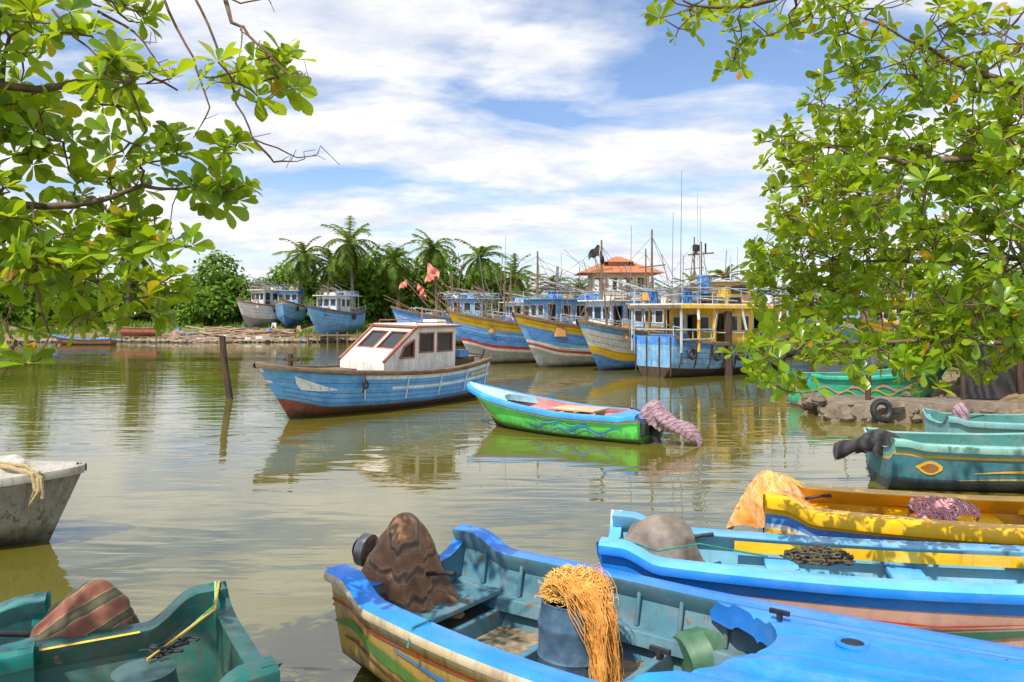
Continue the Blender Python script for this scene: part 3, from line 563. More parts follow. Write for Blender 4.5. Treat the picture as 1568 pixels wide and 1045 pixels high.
def barrel(parent,loc,r,hh,mat,name='plastic_barrel',top=.9,rot=(0,0,0),open_=True):
    mb=MB(); prof=[(r*.9,0),(r*.97,.03),(r,.1*hh),(r*1.0,.35*hh),(r*1.04,.38*hh),(r*1.0,.41*hh),(r,.7*hh),(r*1.03,.73*hh),(r,.76*hh),(r*top,.97*hh),(r*top*1.03,hh),(r*top*.95,hh)]
    if open_: prof+=[(r*top*.92,.9*hh),(r*.85,.15*hh),(0.001,.14*hh)]
    else: prof+=[(r*.4,hh*1.02),(.001,hh*1.02)]
    mb.rings([[V(a*math.cos(t),a*math.sin(t),z) for t in [2*math.pi*k/28 for k in range(28)]] for a,z in prof]); o=mb.obj(name,[mat],parent,ang=50); o.location=loc; o.rotation_euler=rot; return o
DRUM=plain('faded_blue_plastic',(.04,.09,.17),(.12,.21,.31),7,.5)
bx=1.75; by=.10
barrel(root,(bx,by,.13),.27,.66,DRUM); barrel(root,(2.35,.78,.2),.24,.5,plain('green_plastic',(.04,.12,.07),(.10,.22,.13),5,.5),'canister',rot=(0,1.4,.9),open_=False)
NETM=plain('orange_net_fibre',(.62,.25,.04),(.90,.48,.12),14,.9)
def netpile(parent,name,fn,N,rad,mat,seed):
    rr=random.Random(seed); cu=bpy.data.curves.new(name,'CURVE'); cu.dimensions='3D'; cu.bevel_depth=rad; cu.bevel_resolution=0; cu.materials.append(mat)
    for i in range(N):
        pts=fn(rr); s_=cu.splines.new('POLY'); s_.points.add(len(pts)-1)
        for q,p_ in zip(s_.points,pts): q.co=(*p_,1)
    o=bpy.data.objects.new(name,cu); C.objects.link(o); o.parent=parent; return o
def drape(rr):
    a=rr.gauss(0,.09); b=rr.gauss(0,.06); out=[]; ph=rr.random()*6
    hs=[(-.16+rr.uniform(-.05,.12),.10,.80),(-.08,.06,.92),(.04,.02,.98),(.16,-.03,.93),(.28,-.08,.76),(.33,-.10,.55),(.37,-.12,.36),(.42,-.14,.2),(.5+rr.uniform(-.05,.15),-.2,.16)]
    for k in range(len(hs)-1):
        for j in range(4):
            t=j/4; x,y,z=[lerp(hs[k][c],hs[k+1][c],t) for c in range(3)]
            wq=(1-.4*sm(2,6,k+t)); w3=.03*math.sin((k+t)*1.3+a*25); out.append((bx+x+b*wq*.8+.012*math.sin(k*3+j+ph),by+y+a*wq*1.0+w3+.012*math.cos(k*2.3+j+ph),z+rr.uniform(-.010,.010)+(abs(b)*-.3)))
    return out
netpile(root,'fishing_net',drape,750,.0028,NETM,1)
def tangle(cx,cy,cz,rx,ry,rz):
    def f(rr):
        p=V(rr.gauss(0,.5),rr.gauss(0,.5),rr.random()*.6); v=V(rr.uniform(-1,1),rr.uniform(-1,1),rr.uniform(-.5,.5)); out=[]
        for k in range(18):
            v+=V(rr.uniform(-1,1),rr.uniform(-1,1),rr.uniform(-.6,.6))*.8; v.normalize(); p+=v*.14
            if p.length>1.1: v=-p.normalized(); 
            out.append((cx+p.x*rx,cy+p.y*ry,cz+abs(p.z)*rz))
        return out
    return f
netpile(root,'net_heap',tangle(bx-.02,by+.05,.80,.24,.22,.20),420,.0034,plain('yellow_net_fibre',(.70,.40,.08),(.95,.64,.22),14,.9),2)
netpile(root,'floor_net',tangle(bx+.45,-.1,.15,.55,.45,.1),260,.006,plain('beige_net_fibre',(.35,.28,.16),(.6,.5,.33),14,.9),3)
mb=MB(); p0=h.P(.2,1,-1); mb.tube([p0+V(0,-.07,-.1),p0+V(0,-.02,.03),p0+V(0,.16,.03),p0+V(.02,.2,-.25),p0+V(.05,.25,-.45)],.010,0,6); mb.obj('mooring_rope',[plain('green_rope',(.02,.16,.12),(.05,.3,.22),20,.8)],root)
# light blue boat
PK=paint('salmon_side',(.62,.36,.28),wear=.6,fadef=.5)
root,h=skiff('outboard_boat',(.95,7.95,0),(7.3,6.4,0),1.42,[PK,LB2,paint('pale_blue_interior',(.20,.52,.72),wear=.6,wl=False,fadef=.5),SAND,FB,paint('swoosh_green',(.04,.16,.10),wear=.3)],[(.3,0),(.78,0),(.92,4),(1,1)],dict(HK,horn=.12,zmid=.70,bow=.25),dict(rail=4,gw=.20,dip=.25,rh=.08))
mb=MB()
for sd_ in(1,-1): ribbon(mb,h,sd_,[(.36,.60,.005),(.44,.54,.06),(.52,.55,.10),(.6,.62,.06),(.66,.70,.005)],0,.016,4); ribbon(mb,h,sd_,[(.38,.68,.005),(.5,.64,.03),(.62,.72,.005)],1,.016,4)
mb.obj('painted_swoosh',[MC['swoosh_green'],RED],root)
mb=MB(); mb.grid([[h.P(u,1,1)+V(0,-.205,-.03),h.P(u,1,1)+V(0,-.207,-.14)] for u in [.22+i/30*.42 for i in range(31)]],0)
for u in(.1,.3,.5): 
    a=h.P(u,.8); mb.box((a.x,0,.48),(.32,2*(a.y-.07),.05),1)
mb.obj('benches',[YEL,LB2],root,bevel=.01)
foredeck(h,root,.62,[LB2],gw=.15,camber=.05,ridge=.04)
GC=cloth('grey_brown_canvas',[(0,(.19,.16,.14)),(1,(.30,.25,.22))],.8,(0,.4,0),3)
covered_motor(root,(.45,.24,.42),GC,.95,.56,.54,.30,seed=21,lean=(.1,.05),amp=.12,rotz=.1,lump=.02,pw=.7,fl=.5)
netpile(root,'rope_coil',tangle(1.95,-.22,.74,.28,.14,.12),70,.010,plain('dark_rope',(.03,.025,.02),(.16,.13,.09),20,.9),4)
mb=MB(); mb.tube([(.15,-.3,.85),(.5,-.2,.72),(.9,-.35,.86),(1.2,-.2,.78),(1.5,-.4,.8)],.010,0,6); mb.obj('loose_rope',[MC['green_rope']],root)
# yellow boat
YG=paint('gloss_yellow_gelcoat',(.98,.52,.002),rough=.25,wear=.25,chip=(.6,.4,.1),bump=.08,fadef=.3)
root,h=skiff('outboard_boat',(2.95,9.3,0),(8.8,7.55,0),1.55,[YG,YG,paint('yellow_interior',(.88,.45,.01),wear=.4,wl=False,fadef=.4),YG,BLUE,WHITE],[(.28,0),(.70,0),(.75,5),(.84,4),(1,1)],dict(HK,horn=.12,zmid=.84),dict(rail=1,gw=.22,dip=.22,rh=.12))
foredeck(h,root,.52,[YG],gw=.15,camber=.05,ridge=.04)
mb=MB()
for u in(.1,.3,.44):
    a=h.P(u,.8); mb.box((a.x,0,.66),(.45,2*(a.y-.07),.06),0)
mb.obj('benches',[YG],root,bevel=.01)
OR=cloth('orange_patterned_cloth',[(0,(.80,.32,.06)),(.4,(.85,.50,.20)),(.55,(.7,.16,.02)),(.7,(.85,.62,.40)),(1,(.85,.40,.07))],1.6,(.5,.6,.3),12)
covered_motor(root,(.12,.1,.52),OR,1.,.62,.46,.38,seed=31,lean=(-.05,0),amp=.18,fl=.5,lump=.03)
g=covered_motor(root,(1.85,-.1,.80),cloth('red_patterned_cloth',[(0,(.6,.05,.05)),(.3,(.8,.7,.65)),(.5,(.06,.10,.4)),(.8,(.7,.06,.08)),(1,(.8,.6,.55))],4,(.7,.6,.3),14),.9,.22,.42,.22,seed=33,leg=False); g.name='bundled_cloth'
# teal boats right
root,h=skiff('outboard_boat',(6.45,14.0,0),(12.4,13.5,0),1.6,[paint('dark_blue_bottom',(.03,.09,.16)),paint('seafoam_gelcoat',(.22,.50,.44),wear=.4),TEAL,SAND,paint('deep_teal',(.05,.22,.28),wear=.4),YEL],[(.25,0),(.42,0),(.78,4),(.82,5),(1,1)],dict(HK,horn=.05,zmid=.78),dict(gw=.16,dip=.2))
mb=MB()
for sd_ in(1,-1): ribbon(mb,h,sd_,wave(.25,.95,.55,.05,.05,1,0),0,.016,1); ribbon(mb,h,sd_,wave(.2,.95,.42,.04,.03,1,0),0,.016,1); ribbon(mb,h,sd_,[(.07+i/12*.09,.62,.24*math.sin(math.pi*max(.03,i/12))) for i in range(12)],0,.012,2); ribbon(mb,h,sd_,[(.085+i/12*.06,.62,.15*math.sin(math.pi*max(.03,i/12))) for i in range(12)],1,.018,2)
mb.obj('painted_stripes',[YEL,paint('sienna',(.4,.16,.03))],root)
BT=cloth('black_tarp',[(0,(.015,.015,.017)),(1,(.06,.055,.06))],2)
covered_motor(root,(.05,0,.55),BT,.9,.45,.40,.28,seed=41,leg=False); mb=MB(); rg=[]
for i in range(12):
    t=i/11; c=V(-.05-.7*t,0,.78-.22*t); r_=.17-.05*t+.02*math.sin(9*t); rg.append([c+V(0,r_*math.cos(a),r_*math.sin(a)*(1+.15*math.sin(5*t+2*a))) for a in [2*math.pi*k/16 for k in range(16)]])
mb.rings(rg); mb.obj('wrapped_leg',[BT],root,ang=80)
root,h=skiff('outboard_boat',(9.2,17.3,0),(14.0,16.6,0),1.6,[TEAL,paint('seafoam_gelcoat2',(.16,.38,.40),wear=.4),TEAL,SAND],[(.3,0),(1,1)],dict(HK,horn=.06),dict(dip=.2)); covered_motor(root,(.5,0,.5),PUR,.8,.7,.26,.28,seed=43)
root,h=skiff('outboard_skiff',(9.2,25.6,0),(14.6,26.6,0),1.7,[REDB,SKB,TEAL,SAND,paint('emerald_side',(.03,.50,.27),wear=.3),WHITE],[(.25,0),(.9,4),(1,1)],dict(HK,horn=.04,zmid=1.0),dict(rail=4,cap=4)); mb=MB()
for sd_ in(1,-1): ribbon(mb,h,sd_,wave(.05,.9,.66,.08,.06,4,0),0,.02,1); ribbon(mb,h,sd_,wave(.05,.9,.56,.08,.04,4,1.5),1,.02,1)
mb.obj('painted_waves',[PINK,YEL],root)
# bottom-left green boats
root,h=skiff('outboard_boat',(-1.76,5.27,0),(-6.6,2.4,0),1.95,[DTEAL,DTEAL,paint('green_interior',(.02,.13,.11),rough=.4,wear=.6,wl=False),SAND,YEL],[(.3,0),(1,1)],dict(HK,horn=.2,hl=.11,sw=.84),dict(gw=.16,dip=.15))
barrel(root,(.62,.05,.28),.2,.52,plain('dark_green_canister',(.03,.09,.09),(.07,.15,.14),4,.35),'canister',open_=False)
netpile(root,'rope_coil',tangle(.42,-.12,.83,.18,.14,.05),8,.009,BLACK,5)
mb=MB(); mb.tube([V(.55,-.05,.84),V(.3,-.3,.88),V(.1,-.5,.93),V(.05,-.78,1.0),V(-.05,-.88,.9),V(-.07,-.88,.6)],.011,0,6); mb.tube([V(.6,.0,.84),V(.3,-.25,.9),V(.12,-.42,.93),V(.03,-.76,1.01),V(-.03,-.9,.9)],.009,1,6); mb.obj('mooring_rope',[plain('lime_rope',(.15,.5,.12),(.35,.75,.3),20,.7),plain('orange_rope',(.6,.3,.05),(.8,.5,.1),20,.7)],root)
mb=MB(); mb.grid([[h.P(u,1,-1)+V(0,.155,.016),h.P(u,1,-1)+V(0,.175,.01)] for u in [.12+i/30*.8 for i in range(31)]],0); mb.obj('pinstripe',[YEL],root)
root,h=skiff('outboard_boat',(-3.4,5.75,0),(-8.3,3.3,0),1.35,[DTEAL,paint('gloss_teal',(.015,.22,.20),rough=.2,wear=.4,fadef=.5),TEAL,SAND],[(.3,0),(1,1)],dict(HK,horn=.06,zmid=.68),dict(gw=.2))
CH=cloth('checked_brown_cloth',[(0,(.24,.09,.06)),(.6,(.31,.13,.08)),(.68,(.48,.33,.16)),(.74,(.07,.08,.045)),(1,(.14,.12,.065))],1.7,(0,1.1,.5),2.5)
covered_motor(root,(-.24,.0,.38),CH,1.0,.64,.48,.38,seed=52,lean=(-.1,.1),amp=.18,fl=.55)
covered_motor(root,(1.2,-.6,.4),CH,.8,.5,.4,.3,seed=53)
# grey-white boat left
root,h=skiff('outboard_boat',(-12.4,9.3,0),(-5.65,10.55,0),2.0,[GREY,paint('dirty_grey_hull',(.25,.245,.21),wear=1.,chip=(.16,.09,.05),dirt=(.10,.07,.04)),INNER,SAND,paint('grey_white_deck',(.45,.42,.36),wear=.9)],[(.12,0),(.9,1),(1,1)],dict(zmid=.86,bow=.14,rake=.45,draft=.2,horn=0,flare=.5),dict(cap=4,rail=4,dip=0))
foredeck(h,root,.6,[MC['grey_white_deck']],camber=.04,ridge=.0)
g=covered_motor(root,(5.55,.05,.92),cloth('pale_tarp',[(0,(.5,.45,.38)),(1,(.68,.62,.55))],2,(0,0,0),5),1.,.22,.75,.5,seed=61,leg=False); g.name='folded_tarp'
mb=MB(); q=h.P(.93,1,-1); mb.tube([q+V(-.8,.3,.1),q+V(-.3,.05,.08),q+V(0,-.06,.0),q+V(.05,-.1,-.2),q+V(-.03,-.09,-.38),q+V(.08,-.1,-.2),q+V(.05,-.03,.03)],.03,0,7); mb.tube([q+V(-.5,.2,.12),q+V(-.1,0,.1),q+V(.1,-.06,-.05),q+V(.12,-.08,-.3)],.025,0,7); mb.obj('rope',[ROPE],root)
# ================================================================== POLES, JETTY, SHORE
def post(x,y,z1,r,name='mooring_post',lean=(0,0),mat=DWOOD):
    mb=MB(); mb.tube([(x+lean[0]*t+.02*math.sin(7*t),y+lean[1]*t,lerp(-.8,z1,t)) for t in [i/8 for i in range(9)]],[r*(1.08-.15*i/8+.04*math.sin(i*2.3)) for i in range(9)],0,10); mb.obj(name,[mat],None)
post(-9.85,28.,2.2,.12,lean=(-.35,0)); post(10.4,38.3,3.1,.2,lean=(0,0)); post(10.3,23.0,1.5,.08); post(15.,23.3,2.6,.1,lean=(-.2,0)); post(2.9,51,6.,.1,mat=METAL)
mb=MB(); rg=[]
for z_,k in((-.5,1.12),(.2,1.05),(.42,1.0),(.48,.95)):
    rg.append([V(12.9+3.7*k*max(-1,min(1,1.25*math.cos(a)))+.2*math.sin(5*a),23.2+1.2*k*max(-1,min(1,1.25*math.sin(a)))+.15*math.sin(7*a),z_+.05*math.sin(3*a)) for a in [2*math.pi*i/40 for i in range(40)]])
mb.rings(rg); mb.obj('stone_jetty',[plain('concrete_stone',(.10,.075,.05),(.26,.21,.16),3,.95,bd=.08)],ang=40)
mb=MB(); rr=random.Random(44)
for k in range(90):
    a=rr.random()*6.28; c=V(12.9+4.*max(-1,min(1,1.25*math.cos(a))),23.2+1.4*max(-1,min(1,1.25*math.sin(a))),rr.uniform(-.05,.5)); r_=rr.uniform(.08,.26)
    mb.rings([[c+V(r_*q*math.cos(b_2),r_*q*math.sin(b_2),r_*zz)+noise.noise_vector(c*3+V(b_2,zz,0))*.07 for b_2 in [k2*1.047 for k2 in range(6)]] for q,zz in((.6,-.6),(1,0),(.6,.6))])
mb.obj('jetty_rubble',[MC['concrete_stone']],ang=30)
mb=MB(); mb.torus((10.1,21.75,.35),.24,.09,Matrix.Rotation(1.4,3,'X'),0); mb.obj('tyre',[BLACK])
def tarp_shed():
    root=empty('tarpaulin_shed',(16.2,24.6,.5)); mb=MB(); rows=[]
    for i in range(25):
        rows.append([V(-3+6*i/24,-1.2+.15*math.sin(i*1.3)*(1-k/9),2.4*k/9+.1*math.sin(i*.9)*k/9) for k in range(10)])
    mb.grid(rows); rows=[[V(-3.2+6.4*i/24,-1.5+3.2*k/8,2.45+.5*math.sin(math.pi*k/8)+.1*math.sin(i*.9+k)) for k in range(9)] for i in range(25)]; mb.grid(rows); mb.obj('tarps',[BT],root,ang=80)
    mb=MB()
    for x in(-3,0,3):
        for y in(-1.3,1.5): mb.tube([(x,y,-.6),(x,y,2.6)],.07,0,7)
    mb.obj('shed_posts',[DWOOD],root)
tarp_shed()
mb=MB(); rr=random.Random(8)
for k in range(85):
    x=rr.uniform(-36,-24); y=rr.uniform(81.5,90); z=gz(x,y)+.06+rr.random()**2*.4; a=rr.uniform(-.7,.7); mb.box((x,y,z),(rr.uniform(1.2,4.8),rr.uniform(.15,.4),.08),rr.choice([0,0,1,2]),Matrix.Rotation(a,3,'Z')@Matrix.Rotation(rr.uniform(-.15,.15),3,'Y'))
for k in range(40):
    x=rr.uniform(-44,-20); y=rr.uniform(82,92); s_=rr.uniform(.2,.6); mb.box((x,y,gz(x,y)+s_*.4),(s_*1.4,s_,s_),rr.choice([1,2,3,4,5]),Matrix.Rotation(rr.random()*3,3,'Z'),.8)
mb.obj('timber_pile',[plain('bleached_timber',(.35,.26,.17),(.6,.48,.34),4,.9),WOOD,plain('pinkish_timber',(.45,.25,.2),(.6,.38,.3),4,.9),BLUE,SACK,WHITE])
mb=MB()
for k in range(700):
    x=rr.uniform(-62,-10); y=82+noise.noise(V(x*.08,6.56,0))*3+rr.gauss(0,.8)+.3; r_=rr.uniform(.1,.42); c=V(x,y,.1+r_*.2)
    mb.rings([[c+V(r_*q*math.cos(a),r_*q*math.sin(a)*.8,r_*zz)+noise.noise_vector(c+V(a,zz,0))*.08 for a in [k2*1.047 for k2 in range(6)]] for q,zz in((.6,-.5),(1,0),(.6,.5))])
mb.obj('shore_rocks',[plain('shore_rock',(.16,.13,.10),(.42,.36,.28),2,.95)],ang=30)
mb=MB(); mb.box((-17.5,81.5,.75),(7,1.6,.12),0)
for k in range(7): mb.tube([(-20.7+k,80.8,-.6),(-20.7+k,80.8,1.1)],.09,0,6)
mb.obj('landing_stage',[WOOD])
root,h=skiff('rowing_boat',(-38.,76,0),(-44,76.3,0),1.5,[REDB,BLUE,INNER,FLOOR],[(.5,0),(1,0)],dict(horn=0),{})
root,h=skiff('rowing_boat',(-37.,83.5,.75),(-42.5,84.3,.75),1.5,[REDB,WOOD,INNER,FLOOR],[(.5,0),(1,0)],dict(horn=0),{},roll=.25)
def flagpole(x,y,z0,z1,lean,flags,mat):
    root=empty('flag_pole',(x,y,0)); mb=MB(); P=[V(lean*(t**1.4),0,lerp(z0,z1,t)) for t in [i/8 for i in range(9)]]; mb.tube(P,[.05-.035*i/8 for i in range(9)],0,6); mb.obj('pole',[WOOD],root)
    mb=MB()
    for t,s_,dr in flags:
        k=t*8; i=min(7,int(k)); p=P[i].lerp(P[i+1],k-i); rows=[]
        for a in range(7): rows.append([p+V(dr*s_*a/6*.8,.12*math.sin(a*1.4+b),-s_*.8*b/4*(1-.45*a/6)-.55*s_*(a/6)**1.5+.06*math.sin(a*1.7)) for b in range(5)])
        mb.grid(rows)
    mb.obj('flag',[mat],root,ang=90)
PKF=plain('coral_flag_cloth',(.75,.20,.14),(.95,.36,.28),3,.8); BKF=plain('black_flag_cloth',(.02,.02,.02),(.06,.05,.05),3,.8)
flagpole(-2.6,48,2,6.0,-2.5,[(1,.9,1),(.88,.7,-1)],PKF); flagpole(-3.6,50,2,5.1,-3.,[(1,.6,-1),(.8,.5,1)],PKF); flagpole(-3.2,47,2.5,4.8,-2.5,[(.97,.5,1)],PKF)
flagpole(5.0,42,1.8,6.6,-.4,[(1,.8,-.9),(.93,.8,.4)],BKF); flagpole(9.7,44,2,6.4,.3,[(1,.3,.5)],BKF)
mb=MB(); rr=random.Random(12)
for k in range(40):
    x=rr.uniform(-5,20); y=rr.uniform(48,60); mb.tube([(x,y,2),(x+rr.uniform(-1.5,1.5),y,rr.uniform(4.5,7.5))],.025,rr.randrange(2),5)
for k in range(18):
    x=rr.uniform(-6,4); y=rr.uniform(46,52); mb.tube([(x,y,2.5),(x-rr.uniform(1.5,4),y,rr.uniform(3.6,5.2))],.022,0,5)
for x,y,z in((5.9,40,7.4),(8.85,42,10.5),(13.5,48.,7.),(-.5,50,7.9),(3.,50,6.8),(8.2,41,8.2)): mb.tube([(x,y,1.5),(x+.1,y,z)],[.03,.012],1,5)
for k in range(20):
    x=rr.uniform(-2,12); mb.tube([(x,rr.uniform(44,54),rr.uniform(4,7)),(x+rr.uniform(2,6),rr.uniform(44,54),rr.uniform(3,5))],.012,1,4)
mb.obj('mast_and_rod_rigging',[WOOD,METAL])
# ================================================================== HOUSES
def pavilion(x,y,zg):
    root=empty('red_roof_house',(x,y,zg)); WL=plain('peach_plaster',(.5,.33,.24),(.62,.45,.33),2,.9); RF=plain('terracotta_tiles',(.36,.11,.05),(.55,.21,.10),6,.85,(1,8,1))
    mb=MB(); wd,dp=6.4,5.5
    k=4; ops=[(wd*(i+.18)/k,.9 if i%2 else .1,wd*(i+.82)/k,2.4,1) for i in range(k)]+[(wd*(i+.15)/k,3.7,wd*(i+.85)/k,5.1,1) for i in range(k)]
    panel(mb,V(-wd/2,-dp/2,0),(1,0,0),(0,0,1),wd,5.6,ops,0,1,2,th=.25,frame=.08); panel(mb,V(wd/2,dp/2,0),(-1,0,0),(0,0,1),wd,5.6,ops,0,1,2,th=.25,frame=.08)
    panel(mb,V(wd/2,-dp/2,0),(0,1,0),(0,0,1),dp,5.6,[(1,3.7,2.2,5.1,1),(3.2,3.7,4.4,5.1,1)],0,1,2,th=.25); panel(mb,V(-wd/2,dp/2,0),(0,-1,0),(0,0,1),dp,5.6,[(1,3.7,2.2,5.1,1),(3.2,3.7,4.4,5.1,1)],0,1,2,th=.25)
    mb.box((0,0,2.95),(wd+.5,dp+.5,.2),1); mb.box((0,0,-.9),(wd,dp,2.),0)
    mb.obj('walls',[WL,WHITE,GL],root)
    mb=MB()
    def hip(cx,cy,z,a,b,hh,rid):
        vs=[V(cx-a,cy-b,z),V(cx+a,cy-b,z),V(cx+a,cy+b,z),V(cx-a,cy+b,z),V(cx-rid,cy,z+hh),V(cx+rid,cy,z+hh)]; mb.add(vs,[(0,1,5,4),(1,2,5),(2,3,4,5),(3,0,4),(3,2,1,0)],0)
    hip(0,0,5.62,4.8,3.8,1.3,2.); mb.box((0,0,6.7),(2.3,1.6,.6),1); hip(0,0,6.95,1.8,1.5,.7,.3)
    mb.obj('roof',[RF,WL],root,ang=20)
pavilion(12.2,92,1.9)
def hut(x,y,zg,wd,dp,hh,c1,name='small_house'):
    root=empty(name,(x,y,zg)); mb=MB(); panel(mb,V(-wd/2,-dp/2,0),(1,0,0),(0,0,1),wd,hh,[(wd*.1,.9,wd*.35,1.9),(wd*.55,.05,wd*.75,2.,1)],0,1,2); panel(mb,V(wd/2,-dp/2,0),(0,1,0),(0,0,1),dp,hh,[(dp*.3,.9,dp*.6,1.9)],0,1,2); panel(mb,V(wd/2,dp/2,0),(-1,0,0),(0,0,1),wd,hh,[],0,1,2); panel(mb,V(-wd/2,dp/2,0),(0,-1,0),(0,0,1),dp,hh,[],0,1,2); mb.obj('walls',[c1,WHITE,GL],root)
    mb=MB(); mb.add([V(-wd*.6,-dp*.65,hh-.1),V(wd*.6,-dp*.65,hh-.1),V(wd*.6,0,hh+1.2),V(-wd*.6,0,hh+1.2),V(-wd*.6,dp*.65,hh-.1),V(wd*.6,dp*.65,hh-.1)],[(0,1,2,3),(3,2,5,4)],0); mb.obj('roof',[MC['terracotta_tiles']],root,smooth=False)
BRW=plain('brick_red_wall',(.35,.13,.08),(.45,.2,.12),3,.9); DUN=plain('dun_wall',(.3,.22,.15),(.4,.3,.22),3,.9)
hut(-72,108,1.5,7,5,7.,BRW); hut(20,96,1.,6,4,3.4,DUN); hut(3,110,1.,8,5,3.,MC['peach_plaster'])
# ================================================================== BACKGROUND VEGETATION
BG=leafmat('distant_foliage',[(0,(.030,.070,.012)),(.3,(.065,.15,.018)),(.7,(.14,.26,.028)),(1,(.25,.38,.05))],(.45,.6,.05),.38,.8,.15)
def crown(mb,c,r,N,rr,sz=.42,m=0):
    lob=[(V(rr.uniform(-.65,.65)*r[0],rr.uniform(-.6,.6)*r[1],rr.uniform(-.6,.6)*r[2]),rr.uniform(.30,.55)) for _ in range(13)]
    for i in range(N):
        lc,lr=rr.choice(lob); d=V(rr.gauss(0,1),rr.gauss(0,1)-.3,rr.gauss(0,1)+.25).normalized()
        q=lc+V(d.x*r[0],d.y*r[1],d.z*r[2])*lr*rr.uniform(.72,1.12); p=Vector(c)+q
        if p.z<.6: continue
        nrm=(d+V(rr.uniform(-.6,.6),rr.uniform(-.6,.6),rr.uniform(-.2,.8))).normalized(); a=nrm.orthogonal().normalized(); b=nrm.cross(a); s_=sz*rr.uniform(.5,1.25); th=rr.random()*6.28; a,b=a*math.cos(th)+b*math.sin(th),b*math.cos(th)-a*math.sin(th)
        mb.add([p-a*s_*.5,p-a*s_*.1+b*s_*.35,p+a*s_*.6,p+a*s_*.1-b*s_*.35],[(0,1,2,3)],m)
mb=MB(); tr=MB(); rr=random.Random(21)
trees=[(-62,98,9,7),(-54,95,7.5,6),(-48,100,9.,6),(-70,104,11,8),(-42,104,8.5,5.5),(-34.5,99,10.6,5.5),(-30,103,9.8,5),(-37,95,6.8,4),(-24,101,9.8,4.8),(-20,98,9.2,4.4),(-15.5,97,11.8,5.4),(-11,98,10.8,4.8),(-19,106,10.8,5),(-6,100,9.8,4.5),(-2,104,8.4,4),(2.5,104,7.2,4),(7,108,6.8,4),(17,105,7,4),(22,106,6.8,5),(29,104,6.8,5),(36,100,7.,5),(45,98,8.5,6),(55,96,9,7),(-82,100,10,8),(-1,112,8,6),(12,118,6.5,7),(70,100,12,9)]
for x,y,zt,rx in trees:
    hgt=(zt-.4)*.52; crown(mb,(x,y,zt-hgt),(rx,rx*.8,hgt),int(850*rx),rr,.60)
    tr.tube([(x,y,.6),(x+.3,y,zt*.4),(x+.1,y,zt*.7)],[.35,.25,.12],0,7)
    for k in range(4): a=rr.random()*6.28; tr.tube([(x+.3,y,zt*.35),(x+rx*.5*math.cos(a),y+rx*.4*math.sin(a),zt*.68)],[.15,.05],0,5)
for k in range(72):
    x=-95+k*2.4+rr.uniform(-1,1); far_=rr.uniform(0,8)+(8 if x>-12 else 3)
    crown(mb,(x,93+far_,2.2),(2.4,2,rr.uniform(1.4,3.)),700,rr,.5)
for k in range(14):
    crown(mb,(rr.uniform(15,24),rr.uniform(25.5,30),1.6),(1.8,1.4,rr.uniform(1.2,2.4)),700,rr,.24)
mb.obj('distant_tree_line_foliage',[BG],smooth=False); bark=plain('bark',(.09,.07,.05),(.24,.19,.14),6,.95,(3,3,.6)); tr.obj('distant_tree_line_trunks',[bark])
mb=MB()
for k in range(12000):
    x=rr.uniform(-62,-8); y=rr.uniform(84,100); q=land(x,y)
    if q<.35: continue
    if -38<x<-23 and y<91: continue
    if noise.noise(V(x*.25,y*.25,2))<-.1: continue
    z=gz(x,y); hgt=rr.uniform(.15,.6); a=rr.random()*3.14; dx_,dy_=math.cos(a)*.12,math.sin(a)*.12; mb.add([V(x-dx_,y-dy_,z-.05),V(x+dx_,y+dy_,z-.05),V(x+rr.uniform(-.1,.1),y,z+hgt)],[(0,1,2)])
mb.obj('bank_grass',[leafmat('grass_blades',[(0,(.10,.18,.02)),(1,(.26,.38,.05))],(.3,.4,.05),.3,.8,.1)],smooth=False)
PF=leafmat('palm_frond',[(0,(.05,.10,.015)),(.7,(.13,.22,.03)),(1,(.27,.31,.06))],(.4,.5,.06),.35,.7,.2)
def palm(x,y,zg,H,seed,fl=3.6):
    rr=random.Random(seed); root=empty('palm_tree',(x,y,zg)); lx=rr.uniform(-1,1)*1.3; mb=MB(); mb.tube([(lx*(t**1.6),0,H*t) for t in [i/10 for i in range(11)]],[.24-.1*i/10 for i in range(11)],0,8)
    for k in range(6): a=rr.random()*6.28; cc=V(lx+.3*math.cos(a),.3*math.sin(a),H-.25); mb.rings([[cc+V(.15*q*math.cos(b),.15*q*math.sin(b),.18*z) for b in [j*1.047 for j in range(6)]] for q,z in((.4,-.9),(1,-.3),(1,.3),(.4,.9))],1)
    mb.obj('trunk',[bark,PF],root); mb=MB(); NF=34
    for k in range(NF):
        az=k*2.399+rr.uniform(-.4,.4); el=math.radians(lerp(80,-55,(k/NF)**.85)+rr.uniform(-12,12)); L=fl*rr.uniform(.7,1.2); p=V(lx,0,H); step=L/12
        pts=[]; cur=rr.uniform(4,9.5)
        for i in range(13):
            pts.append(p.copy()); p=p+V(math.cos(az)*math.cos(el),math.sin(az)*math.cos(el),math.sin(el))*step; el-=math.radians(cur)
        side=V(-math.sin(az),math.cos(az),0)
        mb.tube(pts,[.035*(1-i/14) for i in range(13)],0,4,False)
        for i in range(1,13):
            for j in(0,.5):
                q=pts[i] if j==0 or i==12 else pts[i].lerp(pts[i+1],.5); dd=(pts[i]-pts[i-1]).normalized(); ll=1.0*math.sin(math.pi*(i+j)/13.6)**.6*fl/3.6
                for s_ in(1,-1):
                    e=q+side*s_*ll*.7+dd*ll*.5+V(0,0,-ll*rr.uniform(.1,.6)); mb.add([q-dd*.09,q+dd*.10,e],[(0,1,2)])
    mb.obj('fronds',[PF],root,smooth=False)
